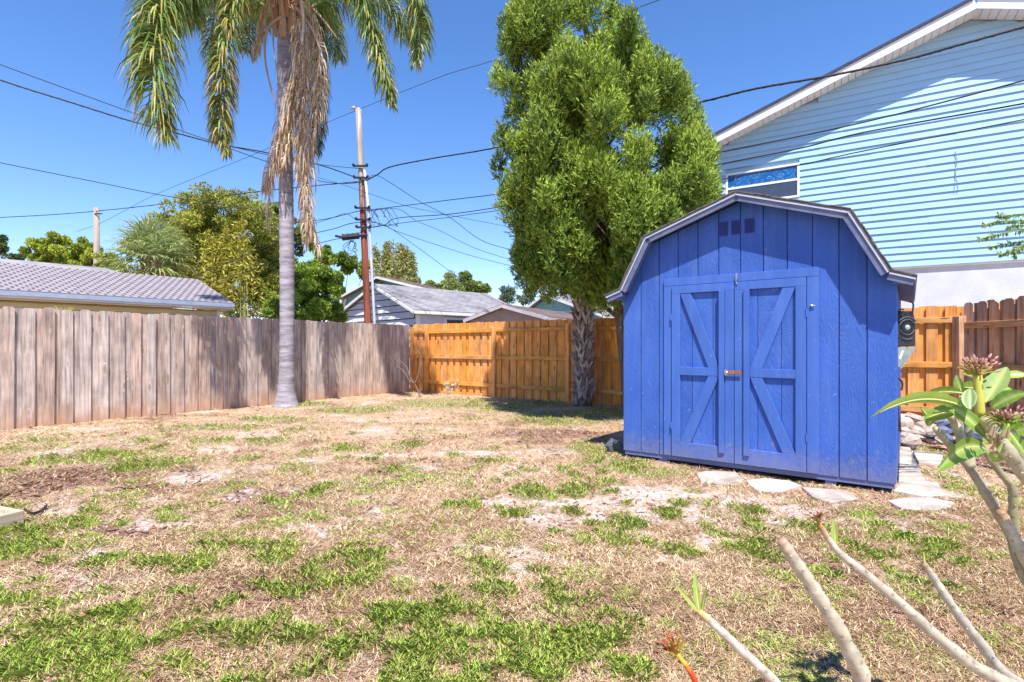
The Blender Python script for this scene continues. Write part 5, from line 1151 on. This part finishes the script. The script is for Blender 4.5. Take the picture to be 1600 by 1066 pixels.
# ------------------------------------------------------------------ plumeria in the foreground
pr0 = Vector((1.62, 1.42, 0)); plu = thing('plumeria', 'plumeria shrub with bare grey stems, long leaves and pink buds at the lower right', 'shrub', pr0)
sm_, n_, l_, p_ = newmat('plumeria_bark'); p_.inputs['Roughness'].default_value = .45; p_.inputs['Specular IOR Level'].default_value=.5
at = n_.new('ShaderNodeAttribute'); at.attribute_name='Col'; tc = n_.new('ShaderNodeTexCoord'); vo = n_.new('ShaderNodeTexVoronoi'); vo.inputs['Scale'].default_value = 38; l_.new(tc.outputs['Object'], vo.inputs[0])
mr = n_.new('ShaderNodeMapRange'); mr.inputs['From Min'].default_value=.10; mr.inputs['From Max'].default_value=.26; mr.inputs['To Min'].default_value=.6; mr.inputs['To Max'].default_value=1.0; l_.new(vo.outputs['Distance'], mr.inputs[0])
nz = n_.new('ShaderNodeTexNoise'); nz.inputs['Scale'].default_value=35; nz.inputs['Detail'].default_value=6; l_.new(tc.outputs['Object'], nz.inputs[0])
m2 = n_.new('ShaderNodeMapRange'); m2.inputs['From Min'].default_value=.3; m2.inputs['From Max'].default_value=.7; m2.inputs['To Min'].default_value=.7; m2.inputs['To Max'].default_value=1.2; l_.new(nz.outputs['Fac'], m2.inputs[0])
mm_ = n_.new('ShaderNodeMath'); mm_.operation='MULTIPLY'; l_.new(mr.outputs[0], mm_.inputs[0]); l_.new(m2.outputs[0], mm_.inputs[1])
hv = n_.new('ShaderNodeHueSaturation'); l_.new(mm_.outputs[0], hv.inputs['Value']); l_.new(at.outputs['Color'], hv.inputs['Color']); l_.new(hv.outputs[0], p_.inputs['Base Color'])
bp = n_.new('ShaderNodeBump'); bp.inputs['Strength'].default_value=.5; bp.inputs['Distance'].default_value=.003; l_.new(mm_.outputs[0], bp.inputs['Height']); l_.new(bp.outputs[0], p_.inputs['Normal'])
GREY = (.42,.36,.27); GRN = (.34,.33,.17)
def Lp(px, py, Y): return W(px, py, Y)-pr0
def branch(pts, w0, w1, c=GREY, ctip=None, knob=True, root=None):
    """pts from tip to base (px,py,Y); widths in metres"""
    P = [Lp(*q) for q in pts]
    if root is not None: P += [Vector(r_) for r_ in root]
    P = catmull(P, 7); m = MB(); nP = len(P)
    rad = [(w0+(w1-w0)*min(1, i/(nP*.7)))/2*(1+.05*math.sin(i*2.3)) for i in range(nP)]
    if knob: rad[0] *= .7; rad[1] *= 1.02
    rad = [q_*(1+.10*math.sin(i*1.7+w0*900)*math.sin(i*.6)) for i, q_ in enumerate(rad)]
    m.tube(P, rad, 12, c)
    if w1 > .022:      # raised oval leaf scars winding round the stem
        for i in range(3, nP-4, 2):
            dv = (P[i+1]-P[i-1]).normalized(); o1 = dv.orthogonal().normalized(); o2 = dv.cross(o1)
            for k in range(2):
                a = i*2.4+k*2.9+random.uniform(-.4,.4); pc = P[i].lerp(P[i+1], random.random())+(o1*math.cos(a)+o2*math.sin(a))*rad[i]*.93
                m.ball(pc, rad[i]*random.uniform(.16,.26), 6, 4, tuple(x*random.choice([.72,.85,1.2]) for x in c))
    
    if ctip:
        for i in range(12*5): m.c[i] = ctip if i < 24 else tuple((a+b)/2 for a, b in zip(c, ctip))
    return m.build('branch', sm_, plu, smooth=True)
RT = [(-.02,-.02,.22), (0,0,-.02)]
branch([(1092,955,1.22),(1120,980,1.22),(1160,1018,1.23),(1212,1066,1.25),(1290,1140,1.28)], .017, .026, (.55,.49,.40), (.55,.34,.12), root=RT)
branch([(1220,843,1.15),(1240,873,1.15),(1268,916,1.16),(1305,975,1.17),(1345,1052,1.19),(1380,1130,1.22)], .023, .040, (.50,.44,.32), (.40,.26,.17), root=RT)
branch([(1279,818,1.20),(1300,850,1.20),(1316,868,1.20),(1356,900,1.20),(1410,946,1.21),(1480,1008,1.22),(1560,1062,1.25)], .011, .030, (.46,.40,.30), (.45,.20,.05), root=RT)
branch([(1443,880,1.30),(1460,905,1.30),(1490,950,1.30),(1530,1002,1.31),(1588,1066,1.33)], .015, .028, (.46,.41,.33), (.34,.20,.12), root=RT)
branch([(1070,1036,1.1),(1082,1056,1.1),(1098,1085,1.11),(1150,1160,1.15)], .010, .016, (.62,.07,.015), (.65,.25,.03), knob=False, root=RT)
branch([(1460,668,1.5),(1486,698,1.5),(1518,735,1.5),(1545,780,1.5),(1575,828,1.5),(1600,880,1.5),(1630,960,1.5)], .018, .032, (.34,.30,.21), GRN, root=RT)
branch([(1484,648,1.52),(1495,668,1.52),(1505,695,1.51),(1516,730,1.5)], .020, .026, (.44,.40,.24), GRN)
branch([(1513,655,1.54),(1514,690,1.53),(1517,735,1.5)], .020, .024, (.36,.33,.20), GRN)
branch([(1510,660,1.55),(1508,690,1.54),(1512,728,1.52)], .008, .010, (.40,.30,.20), None)
branch([(1538,652,1.3),(1556,680,1.3),(1580,712,1.3),(1612,752,1.31),(1660,830,1.36)], .026, .048, (.40,.36,.24), (.42,.38,.14), root=RT)
branch([(1562,798,1.42),(1575,822,1.42),(1590,850,1.42),(1612,890,1.42)], .024, .032, (.42,.38,.28), (.40,.22,.10), root=RT)
branch([(1535,700,1.45),(1560,735,1.45),(1582,765,1.45),(1584,815,1.46),(1600,900,1.46)], .016, .026, (.33,.30,.17), GRN, root=RT)
# tip leaves/leaf scars cluster
def leaf(base, tip, Y0, Y1, wpx, c1, c2, sag=.06, twist=0.0, Ym=None, name='leaf', edge=None, fold=.18, roll=0.0):
    a = Lp(base[0], base[1], Y0); b = Lp(tip[0], tip[1], Y1); L = (b-a).length; Wd = .88*wpx/F*(Y0+Y1)/2; ns = 12
    ctr = (a+b)/2 + Vector((0, 0, sag*L)); P = [a*(1-t)**2+ctr*2*t*(1-t)+b*t*t for t in [i/ns for i in range(ns+1)]]
    m = MB(); dirv = (b-a).normalized(); view = (W(*base, Y0)-cam.location).normalized(); sd_ = dirv.cross(view).normalized(); nv = sd_.cross(dirv).normalized()
    sd_ = (sd_*math.cos(twist)+nv*math.sin(twist)).normalized(); nv = sd_.cross(dirv)
    if nv.z < 0: nv = -nv
    for i, pnt in enumerate(P):
        t = i/ns; w_ = Wd/2*(math.sin(math.pi*min(1, t**.85*.98+.01))**.75)*(1.0 if t < .97 else .35) + .0012
        for k in (-1, -.5, 0, .5, 1):
            wavy = .03*Wd*math.sin(i*2.1)*abs(k)
            m.v.append(tuple(pnt+sd_*w_*k + nv*(abs(k)*w_*fold*2+wavy))); base_c = c1 if k else c2
            m.c.append(tuple(x*random.uniform(.92,1.08) for x in (edge if (edge and abs(k) == 1) else base_c)))
    for i in range(ns):
        for k in range(4): q_ = i*5+k; m.f.append((q_, q_+1, q_+6, q_+5))
    o = m.build(name, mt['plum'], plu, smooth=True)
    s2 = MB(); s2.tube([v-nv*.0012 for v in P[:-1]], [.0032*(1-.8*i/ns) for i in range(ns)], 5, c2); s2.build('midrib', mt['vcol'], o, smooth=True); return o
def z2(x, y): return (1360+x/4.44, 540+y/4.44)
LA, LB, MR_ = (.18,.33,.035), (.34,.48,.08), (.46,.52,.16)
leaf(z2(680,440), z2(5,497), 1.35, 1.30, 26, LB, MR_, .24, .8)
leaf(z2(520,405), z2(860,690), 1.36, 1.30, 24, LA, MR_, .16, .5)
leaf(z2(600,455), z2(372,512), 1.42, 1.44, 24, LA, MR_, .12, .3)
leaf(z2(800,718), z2(462,878), 1.42, 1.36, 34, LA, MR_, .30, .4)
leaf(z2(640,330), z2(382,335), 1.46, 1.50, 20, LB, MR_, .12, .9)
leaf(z2(795,395), z2(945,150), 1.36, 1.42, 32, (.26,.38,.11), MR_, .0, .3)
leaf(z2(690,440), z2(690,300), 1.30, 1.34, 20, LA, (.55,.60,.35), .05, .2, edge=(.55,.62,.40))
leaf(z2(635,345), z2(597,205), 1.46, 1.48, 13, LA, MR_, .04, .3)
leaf(z2(840,440), z2(1085,330), 1.32, 1.26, 26, LA, MR_, .18, .5)
leaf(z2(800,380), z2(945,345), 1.42, 1.44, 18, LB, MR_, .06, .6)
leaf(z2(850,312), z2(1015,330), 1.44, 1.46, 17, LB, MR_, .10, .7)
leaf(z2(930,215), z2(1090,205), 1.46, 1.44, 15, LB, MR_, .08, .6)
leaf(z2(730,300), z2(630,290), 1.48, 1.50, 22, LA, MR_, .05, .3)
leaf(z2(800,245), z2(620,192), 1.47, 1.52, 11, (.28,.36,.14), MR_, .06, .8)
leaf(z2(760,420), z2(610,370), 1.44, 1.5, 20, LA, MR_, .05, .4)
leaf(z2(890,740), z2(860,810), 1.32, 1.33, 20, (.30,.52,.06), MR_, .0, .1)
leaf(z2(805,615), z2(803,690), 1.40, 1.4, 9, (.35,.52,.10), MR_, .0, .1)
leaf(z2(430,540), z2(350,425), 1.50, 1.52, 10, LB, MR_, .05, .4)
leaf(z2(1010,600), z2(1090,560), 1.30, 1.28, 28, (.30,.50,.06), MR_, .1, .3)
leaf(z2(960,600), z2(1090,780), 1.30, 1.28, 16, LA, MR_, .06, .5)
leaf(z2(930,610), z2(1040,480), 1.31, 1.30, 14, LA, MR_, .06, .4)
leaf(z2(440,480), z2(400,560), 1.48, 1.50, 16, LA, MR_, .0, .4)
leaf((1092,957), (1058,916), 1.22, 1.25, 7, (.42,.46,.10), MR_, .03, .3)
leaf((1092,957), (1085,895), 1.22, 1.24, 9, (.34,.48,.08), MR_, .02, .1)
leaf((1097,955), (1104,917), 1.22, 1.21, 6, (.34,.32,.08), MR_, .02, .6)
leaf((1305,856), (1303,812), 1.20, 1.21, 9, (.40,.50,.10), MR_, .02, .2)
leaf((1308,856), (1290,835), 1.20, 1.20, 3, (.40,.20,.06), MR_, .02, .2)
leaf((1445,884), (1443,862), 1.30, 1.30, 3, (.40,.22,.10), MR_, .02, .2)
def bud_cluster(stalk_pts, rs, centre, Y, spread, nb_, cs, cb1, cb2, size=.007, name='flower_cluster'):
    m = MB(); P = catmull([Lp(a, b, Y) for a, b in stalk_pts], 5); m.tube(P, [rs*(1-.15*i/len(P)) for i in range(len(P))], 8, cs)
    root = m.build(name, mt['vcol'], plu, smooth=True); top = P[-1]
    m = MB()
    for k in range(nb_):
        c = Lp(centre[0]+random.gauss(0, spread[0]), centre[1]+random.gauss(0, spread[1]), Y+random.gauss(0,.014)); ax_ = (c-top).normalized()
        m.tube([top+(c-top)*.2, top+(c-top)*.6+Vector((0,0,.002)), c], [.0026,.0018,.0015], 5, tuple(.6*x for x in cs))
    m.build('bud_stems', mt['vcol'], root)
    random.seed(nb_*7+int(centre[0]))
    for k in range(nb_):
        c = Lp(centre[0]+random.gauss(0, spread[0]), centre[1]+random.gauss(0, spread[1]), Y+random.gauss(0,.014)); d_ = (c-top); d_ = d_.normalized() if d_.length > 1e-4 else Vector((0,0,1))
        mm = MB(); s_ = size*random.uniform(.7,1.2); cc_ = random.choice([cb1, cb2]); mm.tube([c, c+d_*s_*.6, c+d_*s_*1.6, c+d_*s_*2.4], [s_*.25, s_*.5, s_*.45, s_*.1], 6, cc_); mm.build('bud', mt['vcol'], root)
bud_cluster([z2(762,485), z2(752,350), z2(742,205)], .011, z2(745,140), Y=1.36, spread=(12,5.5), nb_=80, cs=(.52,.50,.08), cb1=(.26,.07,.075), cb2=(.46,.22,.19), size=.0060)
bud_cluster([z2(950,720), z2(935,610), z2(935,540)], .010, z2(935,490), Y=1.30, spread=(12,5.0), nb_=60, cs=(.30,.42,.06), cb1=(.26,.09,.08), cb2=(.46,.24,.19), size=.0058)
bud_cluster([(1074,1042), (1064,1030), (1058,1022)], .005, (1052,1008), Y=1.1, spread=(9,9), nb_=42, cs=(.62,.38,.05), cb1=(.22,.03,.025), cb2=(.40,.08,.05), size=.0045)
bud_cluster([(1281,824), (1279,816), (1278,812)], .005, (1277,808), Y=1.2, spread=(6,4), nb_=16, cs=(.35,.2,.06), cb1=(.20,.06,.04), cb2=(.36,.16,.10), size=.004)
for k in range(14):     # stubby leaf scars around the thick tip
    q = Lp(1552+random.uniform(-12,22), 695+random.uniform(-22,20), 1.27+random.uniform(-.01,.02)); m = MB(); m.tube([q, q+Vector((random.uniform(-.01,.01), -.004, random.uniform(.008,.03)))], [.005,.002], 6, random.choice([(.26,.36,.08),(.22,.10,.06),(.34,.30,.10),(.30,.24,.12)])); m.build('leaf_stub', mt['vcol'], plu)

# ------------------------------------------------------------------ slender tree whose twigs hang in at the right edge
tw = thing('feathery_tree', 'feathery green compound-leaf branch reaching in from the right edge over the siding', 'tree', (4.95, 4.6, 0))
m = MB(); m.tube([(0,0,-.05),(.05,.05,1.2),(0,0,2.4),(-.25,-.1,2.75)], [.05,.042,.03,.015], 8); m.build('trunk', mt['bark'], tw, smooth=True)
def Lt(px, py, Y=4.0): return W(px, py, Y)-tw.location
for pts in [[(1640,350),(1605,335),(1570,337),(1560,336)],[(1640,350),(1600,345),(1560,346),(1535,353)],[(1645,360),(1600,360),(1560,366),(1530,374)],[(1645,370),(1610,375),(1570,382),(1545,386)],[(1645,375),(1610,385),(1580,393),(1560,398)],[(1650,365),(1620,372),(1590,388),(1585,402)],[(1650,360),(1620,355),(1590,352),(1575,356)]]:
    Y_ = 4.0+random.uniform(-.15,.15); P = catmull([Lt(a, b, Y_) for a, b in pts], 6); m = MB(); m.tube([Vector((-.22,-.1,2.72))]+P, .004, 5, (.24,.28,.10)); sp_ = m.build('twig', mt['vcol'], tw)
    Pa = np.array([tuple(v) for v in P]); n_l = 150; tt = rng.random(n_l); ii_ = tt*(len(P)-1); base = np.stack([np.interp(ii_, range(len(P)), Pa[:, k]) for k in range(3)], 1)
    d = nrm(np.stack([rng.normal(size=n_l)*.5-.3, rng.normal(size=n_l)*.6, -.7+rng.normal(size=n_l)*.7], 1)); V1 = leaf_quads(base, d, .028+.016*rng.random(n_l), .012)
    quads_np('leaflets', V1, mt['leaf'], mixc((.10,.20,.05), (.30,.42,.14), rng.random(n_l)), parent=sp_)['kind'] = 'stuff'
